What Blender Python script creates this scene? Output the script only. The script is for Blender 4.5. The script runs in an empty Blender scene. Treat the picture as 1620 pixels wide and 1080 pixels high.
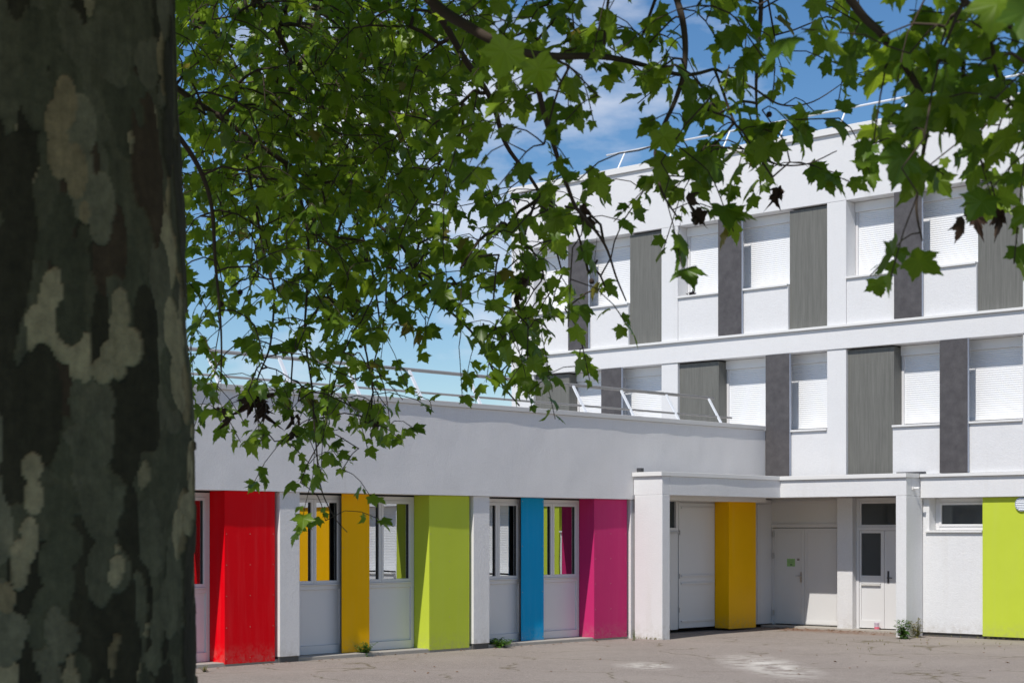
import bpy, bmesh, math, random
import numpy as np
from mathutils import Vector, Matrix, noise as mnoise

random.seed(7); RNG = np.random.default_rng(7)
S = bpy.context.scene
COL = S.collection

# ------------------------------------------------------------------ camera
F, CX, HZ, H = 2723.0, 810.0, 842.0, 2.0
YAW = math.atan2(2560.0, 2723.0)
CAM = np.array([21.323, -30.640])
FW = np.array([-math.sin(YAW), math.cos(YAW)])
RT = np.array([math.cos(YAW), math.sin(YAW)])
GZ = -0.06                                   # ground level

cd = bpy.data.cameras.new('camera'); cam = bpy.data.objects.new('camera', cd); COL.objects.link(cam)
cam.location = (CAM[0], CAM[1], H)
cam.rotation_euler = (math.radians(90), 0, YAW)
cd.sensor_width = 36.0; cd.lens = F / 1620.0 * 36.0
cd.shift_y = (HZ - 540.0) / 1620.0
cd.clip_start = 0.1; cd.clip_end = 5000
cd.dof.use_dof = True; cd.dof.focus_distance = 19.0; cd.dof.aperture_fstop = 7.1
S.camera = cam

# ------------------------------------------------------------------ world and sun
SUN = Vector((-0.19, 1.0, -1.33)).normalized()          # direction the light travels
el = math.asin(-SUN.z); to = -SUN
w = bpy.data.worlds.new('World'); S.world = w; w.use_nodes = True
nt = w.node_tree; nt.nodes.clear(); N = nt.nodes.new; L = nt.links.new
out = N('ShaderNodeOutputWorld'); bg = N('ShaderNodeBackground'); bg.inputs[1].default_value = 0.10
sky = N('ShaderNodeTexSky'); sky.sky_type = 'NISHITA'; sky.sun_disc = False
sky.sun_elevation = el; sky.sun_rotation = math.atan2(to.x, to.y)
sky.air_density = 1.0; sky.dust_density = 0.0; sky.ozone_density = 2.6; sky.altitude = 300
tc = N('ShaderNodeTexCoord'); mp = N('ShaderNodeMapping'); mp.inputs['Scale'].default_value = (1, 1, 2.6)
n1 = N('ShaderNodeTexNoise'); n1.inputs['Scale'].default_value = 5.0; n1.inputs['Detail'].default_value = 9; n1.inputs['Roughness'].default_value = 0.55
cr = N('ShaderNodeValToRGB'); cr.color_ramp.elements[0].position = 0.54; cr.color_ramp.elements[1].position = 0.74
mx = N('ShaderNodeMixRGB'); mx.inputs[2].default_value = (8.2, 8.5, 9.4, 1)
L(tc.outputs['Generated'], mp.inputs[0]); L(mp.outputs[0], n1.inputs['Vector']); L(n1.outputs[0], cr.inputs[0])
hs = N('ShaderNodeHueSaturation'); hs.inputs['Saturation'].default_value = 1.24; hs.inputs['Value'].default_value = 1.06; hs.inputs['Hue'].default_value = 0.502
L(sky.outputs[0], hs.inputs['Color']); L(cr.outputs[0], mx.inputs[0]); L(hs.outputs[0], mx.inputs[1]); L(mx.outputs[0], bg.inputs[0]); L(bg.outputs[0], out.inputs[0])

sd = bpy.data.lights.new('sun', 'SUN'); sd.energy = 4.15; sd.angle = math.radians(0.5); sd.color = (1.0, 0.955, 0.89)
sun = bpy.data.objects.new('sun', sd); COL.objects.link(sun)
sun.rotation_euler = SUN.to_track_quat('-Z', 'Y').to_euler(); sun.location = (0, -20, 30)

S.view_settings.view_transform = 'Standard'; S.view_settings.look = 'None'
S.view_settings.exposure = 0.0; S.view_settings.gamma = 1.0; S.view_settings.use_curve_mapping = False
S.render.engine = 'CYCLES'

# ------------------------------------------------------------------ materials
def mat(name, col, rough=0.8, metal=0.0, spec=0.5):
    m = bpy.data.materials.new(name); m.use_nodes = True
    b = m.node_tree.nodes['Principled BSDF']
    b.inputs['Base Color'].default_value = (*col, 1); b.inputs['Roughness'].default_value = rough
    b.inputs['Metallic'].default_value = metal; b.inputs['Specular IOR Level'].default_value = spec
    return m, m.node_tree, b

def nz(t, scale, detail=4, rough=0.55, vec=None, mapscale=None):
    n = t.nodes.new('ShaderNodeTexNoise'); n.inputs['Scale'].default_value = scale
    n.inputs['Detail'].default_value = detail; n.inputs['Roughness'].default_value = rough
    g = t.nodes.new('ShaderNodeNewGeometry')
    src = g.outputs['Position']
    if mapscale:
        mp = t.nodes.new('ShaderNodeMapping'); mp.inputs['Scale'].default_value = mapscale
        t.links.new(src, mp.inputs[0]); src = mp.outputs[0]
    t.links.new(src, n.inputs['Vector'])
    return n.outputs[0]

def ramp(t, src, stops):
    r = t.nodes.new('ShaderNodeValToRGB'); e = r.color_ramp.elements
    while len(e) < len(stops): e.new(0.5)
    for i, (p, c) in enumerate(stops):
        e[i].position = p; e[i].color = (*c, 1) if len(c) == 3 else c
    t.links.new(src, r.inputs[0]); return r.outputs[0]

def mixc(t, fac, a, b, mode='MIX'):
    m = t.nodes.new('ShaderNodeMixRGB'); m.blend_type = mode
    for i, v in enumerate((fac, a, b)):
        if hasattr(v, 'links'): t.links.new(v, m.inputs[i])
        elif i == 0: m.inputs[0].default_value = v
        else: m.inputs[i].default_value = (*v, 1)
    return m.outputs[0]

def bump(t, b, src, strength, dist=0.01):
    n = t.nodes.new('ShaderNodeBump'); n.inputs['Strength'].default_value = strength; n.inputs['Distance'].default_value = dist
    t.links.new(src, n.inputs['Height'])
    if b.inputs['Normal'].is_linked:
        t.links.new(b.inputs['Normal'].links[0].from_socket, n.inputs['Normal'])
    t.links.new(n.outputs[0], b.inputs['Normal'])

def plaster(name, col, dirt=(0.60, 0.57, 0.52), amount=0.35, grain=120):
    m, t, b = mat(name, col, 0.92, spec=0.25)
    big = ramp(t, nz(t, 0.8, 5, 0.6), [(0.42, (0, 0, 0)), (0.8, (1, 1, 1))])
    streak = ramp(t, nz(t, 1.0, 4, 0.6, mapscale=(5, 5, 0.5)), [(0.52, (0, 0, 0)), (0.85, (1, 1, 1))])
    mm = mixc(t, 1.0, big, streak, 'MULTIPLY')
    fac = t.nodes.new('ShaderNodeMath'); fac.operation = 'MULTIPLY'; fac.inputs[1].default_value = amount * 1.6
    t.links.new(mm, fac.inputs[0])
    c0 = mixc(t, nz(t, 3.5, 5), tuple(0.965 * v for v in col), tuple(min(1, 1.03 * v) for v in col))
    c = mixc(t, fac.outputs[0], c0, dirt)
    # splash dirt just above the ground
    sx = t.nodes.new('ShaderNodeSeparateXYZ'); g = t.nodes.new('ShaderNodeNewGeometry'); t.links.new(g.outputs['Position'], sx.inputs[0])
    mr = t.nodes.new('ShaderNodeMapRange'); mr.inputs[1].default_value = 0.32; mr.inputs[2].default_value = -0.05; mr.inputs[3].default_value = 0; mr.inputs[4].default_value = 1
    t.links.new(sx.outputs[2], mr.inputs[0])
    k = mixc(t, 1.0, mr.outputs[0], ramp(t, nz(t, 7, 5, 0.65), [(0.42, (0, 0, 0)), (0.72, (0.8, 0.8, 0.8))]), 'MULTIPLY')
    c = mixc(t, k, c, (0.42, 0.38, 0.32))
    t.links.new(c, b.inputs['Base Color'])
    gr = nz(t, 38, 4, 0.75)
    src = b.inputs['Base Color'].links[0].from_socket
    t.links.new(mixc(t, 0.16, src, ramp(t, gr, [(0.32, (0.55, 0.55, 0.55)), (0.62, (1, 1, 1))]), 'MULTIPLY'), b.inputs['Base Color'])
    bump(t, b, gr, 0.55, 0.012)
    bump(t, b, nz(t, 9, 4, 0.6), 0.25, 0.012)
    return m

M = {}
M['plaster_a'] = plaster('plaster_wing', (0.79, 0.77, 0.755))
M['plaster_b'] = plaster('plaster_main', (0.735, 0.73, 0.73), amount=0.42)

def streaked_parapet():
    m = plaster('plaster_parapet', (0.735, 0.73, 0.73), amount=0.3)
    t = m.node_tree; b = t.nodes['Principled BSDF']; src = b.inputs['Base Color'].links[0].from_socket
    g = t.nodes.new('ShaderNodeNewGeometry'); sx = t.nodes.new('ShaderNodeSeparateXYZ'); t.links.new(g.outputs['Position'], sx.inputs[0])
    prev = None
    for x0, w_, zlow in ((2.52, 0.12, 9.0), (-1.86, 0.07, 9.5), (6.9, 0.08, 9.3)):
        a = t.nodes.new('ShaderNodeMath'); a.operation = 'SUBTRACT'; a.inputs[1].default_value = x0; t.links.new(sx.outputs[0], a.inputs[0])
        a2 = t.nodes.new('ShaderNodeMath'); a2.operation = 'ABSOLUTE'; t.links.new(a.outputs[0], a2.inputs[0])
        mr = t.nodes.new('ShaderNodeMapRange'); mr.inputs[1].default_value = w_; mr.inputs[2].default_value = 0.01; t.links.new(a2.outputs[0], mr.inputs[0])
        mz = t.nodes.new('ShaderNodeMapRange'); mz.inputs[1].default_value = zlow; mz.inputs[2].default_value = 10.2; mz.inputs[3].default_value = 0.25; t.links.new(sx.outputs[2], mz.inputs[0])
        k = t.nodes.new('ShaderNodeMath'); k.operation = 'MULTIPLY'; t.links.new(mr.outputs[0], k.inputs[0]); t.links.new(mz.outputs[0], k.inputs[1])
        if prev is not None:
            q = t.nodes.new('ShaderNodeMath'); q.operation = 'MAXIMUM'; t.links.new(prev, q.inputs[0]); t.links.new(k.outputs[0], q.inputs[1]); prev = q.outputs[0]
        else: prev = k.outputs[0]
    kk = mixc(t, 1.0, prev, ramp(t, nz(t, 2.0, 5, 0.65, mapscale=(14, 14, 0.8)), [(0.3, (0.1, 0.1, 0.1)), (0.75, (1, 1, 1))]), 'MULTIPLY')
    t.links.new(mixc(t, kk, src, (0.20, 0.18, 0.16)), b.inputs['Base Color'])
    return m
M['parapet'] = streaked_parapet()

def enamel(name, col, rough=0.33):
    m, t, b = mat(name, col, rough, spec=0.07)
    v = nz(t, 1.7, 3)
    t.links.new(mixc(t, v, tuple(0.93 * c for c in col), tuple(min(1, c * 1.05) for c in col)), b.inputs['Base Color'])
    g = t.nodes.new('ShaderNodeNewGeometry'); sx = t.nodes.new('ShaderNodeSeparateXYZ'); t.links.new(g.outputs['Position'], sx.inputs[0])
    mz = t.nodes.new('ShaderNodeMapRange'); mz.inputs[1].default_value = 0.30; mz.inputs[2].default_value = -0.05; t.links.new(sx.outputs[2], mz.inputs[0])
    k = mixc(t, 1.0, mz.outputs[0], ramp(t, nz(t, 11, 5, 0.7), [(0.4, (0, 0, 0)), (0.75, (0.55, 0.55, 0.55))]), 'MULTIPLY')
    k2 = ramp(t, nz(t, 1.0, 4, 0.6, mapscale=(9, 9, 0.6)), [(0.5, (0, 0, 0)), (0.9, (0.22, 0.22, 0.22))])
    c_ = b.inputs['Base Color'].links[0].from_socket
    t.links.new(mixc(t, k2, mixc(t, k, c_, (0.33, 0.28, 0.23)), tuple(0.8 * v_ + 0.1 for v_ in col)), b.inputs['Base Color'])
    rr = t.nodes.new('ShaderNodeMapRange'); rr.inputs[3].default_value = rough - 0.05; rr.inputs[4].default_value = rough + 0.09
    t.links.new(nz(t, 6, 4), rr.inputs[0]); t.links.new(rr.outputs[0], b.inputs['Roughness'])
    bump(t, b, nz(t, 1.2, 2), 0.10, 0.01)
    return m
M['red'] = enamel('red_laminate', (0.80, 0.001, 0.008))
M['yellow'] = enamel('yellow_laminate', (0.92, 0.475, 0.002))
M['lime'] = enamel('lime_laminate', (0.51, 0.60, 0.055))
M['blue'] = enamel('blue_laminate', (0.001, 0.31, 0.60))
M['magenta'] = enamel('magenta_laminate', (0.56, 0.03, 0.15))
M['black'] = mat('black_backing', (0.012, 0.012, 0.016), 0.5)[0]
M['white'] = mat('white_lacquer', (0.70, 0.695, 0.69), 0.45)[0]
M['frame'] = mat('white_pvc_frame', (0.68, 0.67, 0.67), 0.4)[0]
M['apron'] = mat('grey_white_panel', (0.71, 0.70, 0.70), 0.5)[0]
M['shutter'] = mat('shutter_white', (0.82, 0.825, 0.835), 0.5)[0]
M['coping'] = mat('coping_metal', (0.62, 0.61, 0.59), 0.55, 0.0)[0]
M['coping_b'] = mat('coping_white', (0.74, 0.73, 0.71), 0.55, 0.0)[0]
M['rail'] = mat('rail_aluminium', (0.40, 0.385, 0.37), 0.45, 0.35)[0]
M['post'] = mat('post_aluminium', (0.80, 0.82, 0.85), 0.45, 0.1)[0]
M['dark'] = mat('dark_metal', (0.05, 0.05, 0.055), 0.5)[0]
M['steel'] = mat('brushed_steel', (0.55, 0.55, 0.55), 0.35, 0.8)[0]
M['screw'] = mat('screw_heads', (0.45, 0.36, 0.30), 0.35, 0.3)[0]
M['vent'] = mat('vent_grey', (0.40, 0.44, 0.52), 0.5, 0.2)[0]
M['concrete'] = plaster('plinth_concrete', (0.40, 0.37, 0.33), (0.2, 0.18, 0.15), 0.6, 90)
M['plinth'] = mat('dark_plinth', (0.10, 0.095, 0.09), 0.9)[0]
M['roof'] = mat('roof_gravel', (0.32, 0.31, 0.30), 0.9)[0]
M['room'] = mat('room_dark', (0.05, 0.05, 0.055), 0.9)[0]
M['radiator'] = mat('radiator_white', (0.5, 0.5, 0.48), 0.6)[0]
M['notice'] = mat('notice_green', (0.30, 0.52, 0.20), 0.5)[0]
M['ink'] = mat('notice_ink', (0.05, 0.09, 0.05), 0.6)[0]
M['rust_label'] = mat('brown_label', (0.12, 0.07, 0.06), 0.6)[0]
M['pink'] = mat('tin_pink', (0.72, 0.16, 0.22), 0.45)[0]
M['tin'] = mat('tin_lilac', (0.60, 0.50, 0.58), 0.4, 0.2)[0]

def laminate_grey():
    m, t, b = mat('grey_wood_laminate', (0.2, 0.2, 0.19), 0.6, spec=0.3)
    a = nz(t, 1.0, 5, 0.7, mapscale=(60, 60, 2.2)); c = nz(t, 1.0, 3, 0.6, mapscale=(14, 14, 0.7))
    col = mixc(t, 0.45, ramp(t, a, [(0.3, (0.10, 0.10, 0.088)), (0.7, (0.195, 0.192, 0.175))]), ramp(t, c, [(0.3, (0.115, 0.115, 0.104)), (0.7, (0.18, 0.178, 0.162))]))
    t.links.new(col, b.inputs['Base Color']); bump(t, b, a, 0.12, 0.004); return m
M['grey'] = laminate_grey()
def slate_dark():
    m, t, b = mat('dark_slate_laminate', (0.11, 0.105, 0.108), 0.5, spec=0.35)
    a = nz(t, 6, 6, 0.65); c = nz(t, 40, 3, 0.6)
    col = mixc(t, 0.25, ramp(t, a, [(0.3, (0.062, 0.056, 0.058)), (0.7, (0.112, 0.104, 0.105))]), ramp(t, c, [(0.3, (0.056, 0.052, 0.054)), (0.7, (0.11, 0.104, 0.106))]))
    t.links.new(col, b.inputs['Base Color']); return m
M['slate'] = slate_dark()

def glass():
    m = bpy.data.materials.new('window_glass'); m.use_nodes = True; t = m.node_tree; t.nodes.clear()
    o = t.nodes.new('ShaderNodeOutputMaterial'); g = t.nodes.new('ShaderNodeBsdfGlossy'); g.inputs['Roughness'].default_value = 0.0
    g.inputs['Color'].default_value = (0.86, 0.88, 0.9, 1)
    tr = t.nodes.new('ShaderNodeBsdfTransparent'); tr.inputs['Color'].default_value = (0.45, 0.5, 0.5, 1)
    fr = t.nodes.new('ShaderNodeFresnel'); fr.inputs['IOR'].default_value = 2.6
    mr = t.nodes.new('ShaderNodeMapRange'); mr.inputs[3].default_value = 0.42; mr.inputs[4].default_value = 1.0
    t.links.new(fr.outputs[0], mr.inputs[0])
    bp = t.nodes.new('ShaderNodeBump'); bp.inputs['Strength'].default_value = 0.02; bp.inputs['Distance'].default_value = 0.02
    n = t.nodes.new('ShaderNodeTexNoise'); n.inputs['Scale'].default_value = 1.6; t.links.new(n.outputs[0], bp.inputs['Height'])
    t.links.new(bp.outputs[0], g.inputs['Normal'])
    mix = t.nodes.new('ShaderNodeMixShader'); t.links.new(mr.outputs[0], mix.inputs[0]); t.links.new(tr.outputs[0], mix.inputs[1]); t.links.new(g.outputs[0], mix.inputs[2])
    t.links.new(mix.outputs[0], o.inputs[0]); return m
M['glass'] = glass()
def glass_dark():
    m, t, b = mat('dim_glass', (0.035, 0.042, 0.045), 0.06, spec=0.8); return m
M['glass_dark'] = glass_dark()

def asphalt():
    m, t, b = mat('old_asphalt', (0.2, 0.18, 0.16), 0.95, spec=0.15)
    fine = nz(t, 55, 5, 0.8); mid = nz(t, 9, 5, 0.6); big = nz(t, 0.55, 5, 0.6)
    c = ramp(t, fine, [(0.34, (0.085, 0.07, 0.058)), (0.47, (0.26, 0.222, 0.192)), (0.56, (0.31, 0.268, 0.235)), (0.68, (0.60, 0.53, 0.47))])
    c = mixc(t, 0.28, c, ramp(t, mid, [(0.3, (0.19, 0.16, 0.138)), (0.7, (0.345, 0.298, 0.26))]))
    c = mixc(t, ramp(t, big, [(0.42, (0, 0, 0)), (0.68, (0.5, 0.5, 0.5))]), c, (0.34, 0.295, 0.255))
    # cracks
    g = t.nodes.new('ShaderNodeNewGeometry')
    wn = t.nodes.new('ShaderNodeTexNoise'); wn.inputs['Scale'].default_value = 1.3; wn.inputs['Detail'].default_value = 5; t.links.new(g.outputs['Position'], wn.inputs['Vector'])
    ad = t.nodes.new('ShaderNodeMixRGB'); ad.blend_type = 'ADD'; ad.inputs[0].default_value = 0.9; t.links.new(g.outputs['Position'], ad.inputs[1]); t.links.new(wn.outputs['Color'], ad.inputs[2])
    vo = t.nodes.new('ShaderNodeTexVoronoi'); vo.feature = 'DISTANCE_TO_EDGE'; vo.inputs['Scale'].default_value = 0.42; t.links.new(ad.outputs[0], vo.inputs['Vector'])
    crk = ramp(t, vo.outputs['Distance'], [(0.0, (1, 1, 1)), (0.016, (0, 0, 0))])
    crk2 = mixc(t, 1.0, crk, ramp(t, nz(t, 0.9, 3), [(0.45, (0, 0, 0)), (0.56, (1, 1, 1))]), 'MULTIPLY')
    c = mixc(t, crk2, c, (0.145, 0.12, 0.075))
    # worn pale patch and rusty litter near the entrance (own shapes)
    def blob(cx, cy, rx, ry, rot, soft):
        mp = t.nodes.new('ShaderNodeMapping'); mp.vector_type = 'TEXTURE'; mp.inputs['Location'].default_value = (cx, cy, 0); mp.inputs['Rotation'].default_value = (0, 0, rot); mp.inputs['Scale'].default_value = (rx, ry, 1)
        t.links.new(g.outputs['Position'], mp.inputs[0])
        mz = t.nodes.new('ShaderNodeVectorMath'); mz.operation = 'MULTIPLY'; mz.inputs[1].default_value = (1, 1, 0); t.links.new(mp.outputs[0], mz.inputs[0])
        ln = t.nodes.new('ShaderNodeVectorMath'); ln.operation = 'LENGTH'; t.links.new(mz.outputs[0], ln.inputs[0])
        mr = t.nodes.new('ShaderNodeMapRange'); mr.inputs[1].default_value = 1.0; mr.inputs[2].default_value = 1.0 - soft; t.links.new(ln.outputs['Value'], mr.inputs[0]); return mr.outputs[0]
    for (cx, cy, rx, ry, rot, colr, lo, hi, sc) in PATCHES:
        k = mixc(t, 1.0, blob(cx, cy, rx, ry, rot, 0.8), ramp(t, nz(t, sc, 6, 0.7), [(lo, (0, 0, 0)), (hi, (1, 1, 1))]), 'MULTIPLY')
        c = mixc(t, k, c, colr)
    t.links.new(c, b.inputs['Base Color'])
    bump(t, b, fine, 0.5, 0.01); bump(t, b, nz(t, 2.2, 4), 0.3, 0.03)
    bump(t, b, crk2, -0.4, 0.01)
    return m

def at(px, py, d):
    p = CAM + FW * d + RT * ((px - CX) / F * d)
    return Vector((p[0], p[1], H + (HZ - py) / F * d))
def on_ground(px, py, z=GZ):
    d = (H - z) * F / (py - HZ); return at(px, py, d)
def project(v):
    dx = np.array([v[0], v[1]]) - CAM; d = dx @ FW
    return CX + F * (dx @ RT) / d, HZ - F * (v[2] - H) / d, d

g1 = on_ground(1215, 1052); g2 = on_ground(1022, 1052); g3 = on_ground(1210, 994); g4 = on_ground(1330, 996)
WALLROT = 0.0
PATCHES = [(g1.x, g1.y, 2.9, 0.75, -0.75, (0.60, 0.56, 0.50), 0.40, 0.58, 2.6),
           (g2.x, g2.y, 1.0, 0.55, -0.75, (0.56, 0.52, 0.46), 0.42, 0.6, 4.0),
           (0.9, 0.35, 2.0, 0.75, 0.0, (0.20, 0.10, 0.055), 0.36, 0.6, 8.0),
           (2.2, -0.1, 1.9, 0.5, 0.0, (0.22, 0.12, 0.07), 0.42, 0.62, 9.0)]
M['asphalt'] = asphalt()

# ------------------------------------------------------------------ mesh helpers
class MB:
    def __init__(s): s.v = []; s.f = []
    def box(s, x0, x1, y0, y1, z0, z1):
        i = len(s.v)
        s.v += [(x, y, z) for z in (z0, z1) for y in (y0, y1) for x in (x0, x1)]
        s.f += [tuple(i + k for k in q) for q in ((0, 2, 3, 1), (4, 5, 7, 6), (0, 1, 5, 4), (2, 6, 7, 3), (0, 4, 6, 2), (1, 3, 7, 5))]
        return s
    def tube(s, pts, rads, n=8, cap=True):
        base = len(s.v); P = [Vector(p) for p in pts]
        up = Vector((0.13, 0.21, 0.97))
        for k, p in enumerate(P):
            d = (P[min(k + 1, len(P) - 1)] - P[max(k - 1, 0)]).normalized()
            a = d.cross(up)
            if a.length < 1e-3: a = d.cross(Vector((1, 0, 0)))
            a.normalize(); b = d.cross(a)
            r = rads[k] if hasattr(rads, '__len__') else rads
            for j in range(n):
                t = 2 * math.pi * j / n; s.v.append(tuple(p + a * (r * math.cos(t)) + b * (r * math.sin(t))))
        for k in range(len(P) - 1):
            for j in range(n):
                a0 = base + k * n + j; a1 = base + k * n + (j + 1) % n
                s.f.append((a0, a1, a1 + n, a0 + n))
        if cap:
            s.f.append(tuple(base + j for j in reversed(range(n)))); s.f.append(tuple(base + (len(P) - 1) * n + j for j in range(n)))
        return s
    def build(s, name, m, parent=None, smooth=False, bevel=0.0):
        me = bpy.data.meshes.new(name); me.from_pydata(s.v, [], s.f); me.update()
        if smooth:
            for p in me.polygons: p.use_smooth = True
        me.materials.append(m)
        return link(name, me, parent, bevel)

def link(name, me, parent=None, bevel=0.0):
    o = bpy.data.objects.new(name, me); COL.objects.link(o)
    if parent is not None:
        o.parent = parent
        if parent.type == 'EMPTY': o.location = -parent.location
    if bevel:
        md = o.modifiers.new('bevel', 'BEVEL'); md.width = bevel; md.segments = 2; md.limit_method = 'ANGLE'
    return o
def thing(name, label, cat, loc, group=None):
    o = bpy.data.objects.new(name, None); COL.objects.link(o); o.location = loc; o.empty_display_size = 0.2
    o['label'] = label; o['category'] = cat
    if group: o['group'] = group
    return o
def tag(o, label, cat, group=None):
    o['label'] = label; o['category'] = cat
    if group: o['group'] = group
    return o
def bx(name, m, parent, x0, x1, y0, y1, z0, z1, bevel=0.0):
    return MB().box(x0, x1, y0, y1, z0, z1).build(name, m, parent, bevel=bevel)

# ------------------------------------------------------------------ ground
def build_ground():
    mb = MB(); xs = list(np.linspace(-40, 60, 61)); ys = list(np.linspace(-70, 40, 67))
    for X in (-3000, 3000): xs.append(X)
    for Y in (-3000, 3000): ys.append(Y)
    xs.sort(); ys.sort()
    for y in ys:
        for x in xs:
            z = GZ
            if -40 < x < 60 and -70 < y < 40: z += 0.012 * mnoise.noise(Vector((x * 0.35, y * 0.35, 0))) - 0.006
            mb.v.append((x, y, z))
    n = len(xs)
    for j in range(len(ys) - 1):
        for i in range(n - 1): mb.f.append((j * n + i, j * n + i + 1, (j + 1) * n + i + 1, (j + 1) * n + i))
    o = mb.build('ground', M['asphalt'], smooth=True); o['kind'] = 'structure'
build_ground()

# ------------------------------------------------------------------ wing (left, single storey), front plane X = 0
XR = -0.46                                   # window plane
WING = thing('school_wing', 'long low white wing with coloured panels between its windows', 'building', (-4, -10, GZ))
def wavy_wall(name, y0, y1, z0, z1, parent, ny, nzz, m):
    mb = MB()
    for j in range(nzz + 1):
        for i in range(ny + 1):
            y = y0 + (y1 - y0) * i / ny; z = z0 + (z1 - z0) * j / nzz
            x = 0.011 * mnoise.noise(Vector((3.1, y * 0.75, z * 0.55))) + 0.005 * mnoise.noise(Vector((7.7, y * 2.6, z * 2.2)))
            mb.v.append((x, y, z))
    W = ny + 1
    for j in range(nzz):
        for i in range(ny): mb.f.append((j * W + i, j * W + i + 1, (j + 1) * W + i + 1, (j + 1) * W + i))
    # soffit, back and ends
    b = len(mb.v); mb.v += [(-0.5, y0, z0), (-0.5, y1, z0), (-0.5, y1, z1), (-0.5, y0, z1)]
    mb.f.append(tuple([b + 1, b] + [i for i in range(W)])[:2] + tuple(range(0, W)))
    mb.f.append((b, b + 1, b + 2, b + 3))
    mb.f.append(tuple([b + 3, b + 2] + [nzz * W + i for i in reversed(range(W))]))
    mb.f.append(tuple([b, b + 3] + [j * W for j in reversed(range(nzz + 1))]))
    mb.f.append(tuple([b + 2, b + 1] + [j * W + ny for j in range(nzz + 1)]))
    return mb.build(name, m, parent, smooth=False)
uw = wavy_wall('upper_wall', -24, -0.002, 2.65, 4.19, WING, 240, 16, M['plaster_a'])
bx('coping', M['coping'], WING, -0.56, 0.034, -24, -0.04, 4.193, 4.28, 0.006)
bx('roof', M['roof'], WING, -11, -0.56, -24, -0.04, 4.0, 4.12)
bx('back_wall', M['plaster_a'], WING, -11, -10.7, -24, -0.04, GZ - 0.1, 3.99)
bx('end_wall', M['plaster_a'], WING, -10.69, -0.51, -24, -23.7, GZ - 0.1, 3.99)
bx('inner_ceiling', M['room'], WING, -3.0, -0.505, -23.6, -0.6, 2.9, 2.95)
bx('inner_partition', M['room'], WING, -3.2, -3.01, -23.6, -0.6, GZ, 2.95)
bx('threshold_slab', M['concrete'], WING, -0.62, -0.10, -23.9, -4.3, GZ - 0.1, -0.005, 0.01)

def window_a(y0, y1, ym, parent):
    """window with two casements above a solid apron; returns the window part"""
    x0, x1 = XR - 0.07, XR
    fr = MB()
    fr.box(x0, x1, y0, y0 + 0.07, 0.0, 2.62); fr.box(x0, x1, y1 - 0.07, y1, 0.0, 2.62)
    fr.box(x0, x1, y0 + 0.07, y1 - 0.07, 2.55, 2.62); fr.box(x0, x1, y0 + 0.07, y1 - 0.07, 1.06, 1.13)
    fr.box(x0, x1 + 0.012, y0 + 0.07, y1 - 0.07, 0.0, 0.14)
    w_ = fr.build('window', M['frame'], parent, bevel=0.004)
    bx('sill_rail', M['frame'], w_, x0 + 0.01, x1 + 0.03, y0 + 0.072, y1 - 0.072, 1.132, 1.152, 0.003)
    bx('apron_panel', M['apron'], w_, x0 + 0.012, x1 - 0.028, y0 + 0.072, y1 - 0.072, 0.142, 1.058)
    for a, b in ((y0 + 0.072, ym - 0.003), (ym + 0.003, y1 - 0.072)):
        c = MB(); xa, xb = x0 + 0.01, x1 + 0.012; t = 0.052
        c.box(xa, xb, a, a + t, 1.154, 2.548); c.box(xa, xb, b - t, b, 1.154, 2.548)
        c.box(xa, xb, a + t, b - t, 2.548 - t, 2.548); c.box(xa, xb, a + t, b - t, 1.154, 1.154 + t)
        c.build('casement', M['frame'], w_, bevel=0.004)
        bx('gasket', M['black'], w_, x0 + 0.02, x1 - 0.012, b - t - 0.014, b - t - 0.001, 1.154 + t, 2.548 - t)
        bx('pane', M['glass'], w_, x0 + 0.03, x0 + 0.036, a + t, b - t, 1.154 + t, 2.548 - t)
    return w_

def screws(mb, X, y0, y1, zs):
    for z in zs:
        for y in (y0 + 0.035, (y0 + y1) / 2, y1 - 0.035):
            mb.tube([(X, y, z), (X + 0.003, y, z)], 0.0065, 6)

def colour_box(y0, y1, m, parent, label, xf=-0.08, xb=XR, zb=-0.03, zt=2.645, sc=True):
    """projecting cladding box: front sheet, two cheeks, base, screws"""
    p = bx('cladding_box', m, parent, xf - 0.012, xf, y0, y1, zb, zt, 0.002)
    p['label'] = label
    MB().box(xb, xf - 0.0125, y0 + 0.001, y0 + 0.013, zb + 0.012, zt).build('cheek', m, p)
    MB().box(xb, xf - 0.0125, y1 - 0.013, y1 - 0.001, zb + 0.012, zt).build('cheek', m, p)
    MB().box(xb, xf - 0.014, y0 + 0.014, y1 - 0.014, zb + 0.02, zb + 0.03).build('base_sheet', M['black'], p)
    if sc:
        mb = MB(); screws(mb, xf, y0, y1, (0.05, 0.53, 1.02, 1.5, 1.98)); mb.build('screw_row', M['screw'], p)
    return p

def colour_plate(y0, y1, m, parent, label):
    p = bx('cladding_plate', m, parent, -0.342, -0.33, y0, y1, 0.0, 2.645, 0.002); p['label'] = label
    bx('backing', M['black'], p, -0.362, -0.343, y0 + 0.004, y1 - 0.004, 0.01, 2.64)
    bx('bracket', M['dark'], p, XR + 0.014, -0.363, (y0 + y1) / 2 - 0.03, (y0 + y1) / 2 + 0.03, 2.45, 2.52)
    bx('bracket', M['dark'], p, XR + 0.014, -0.363, (y0 + y1) / 2 - 0.03, (y0 + y1) / 2 + 0.03, 0.2, 0.27)
    mb = MB()
    for z in (0.06, 0.9, 1.75, 2.58):
        for y in (y0 + 0.03, y1 - 0.03): mb.tube([(-0.33, y, z), (-0.327, y, z)], 0.008, 6)
    mb.build('screw_row', M['screw'], p)

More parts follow.
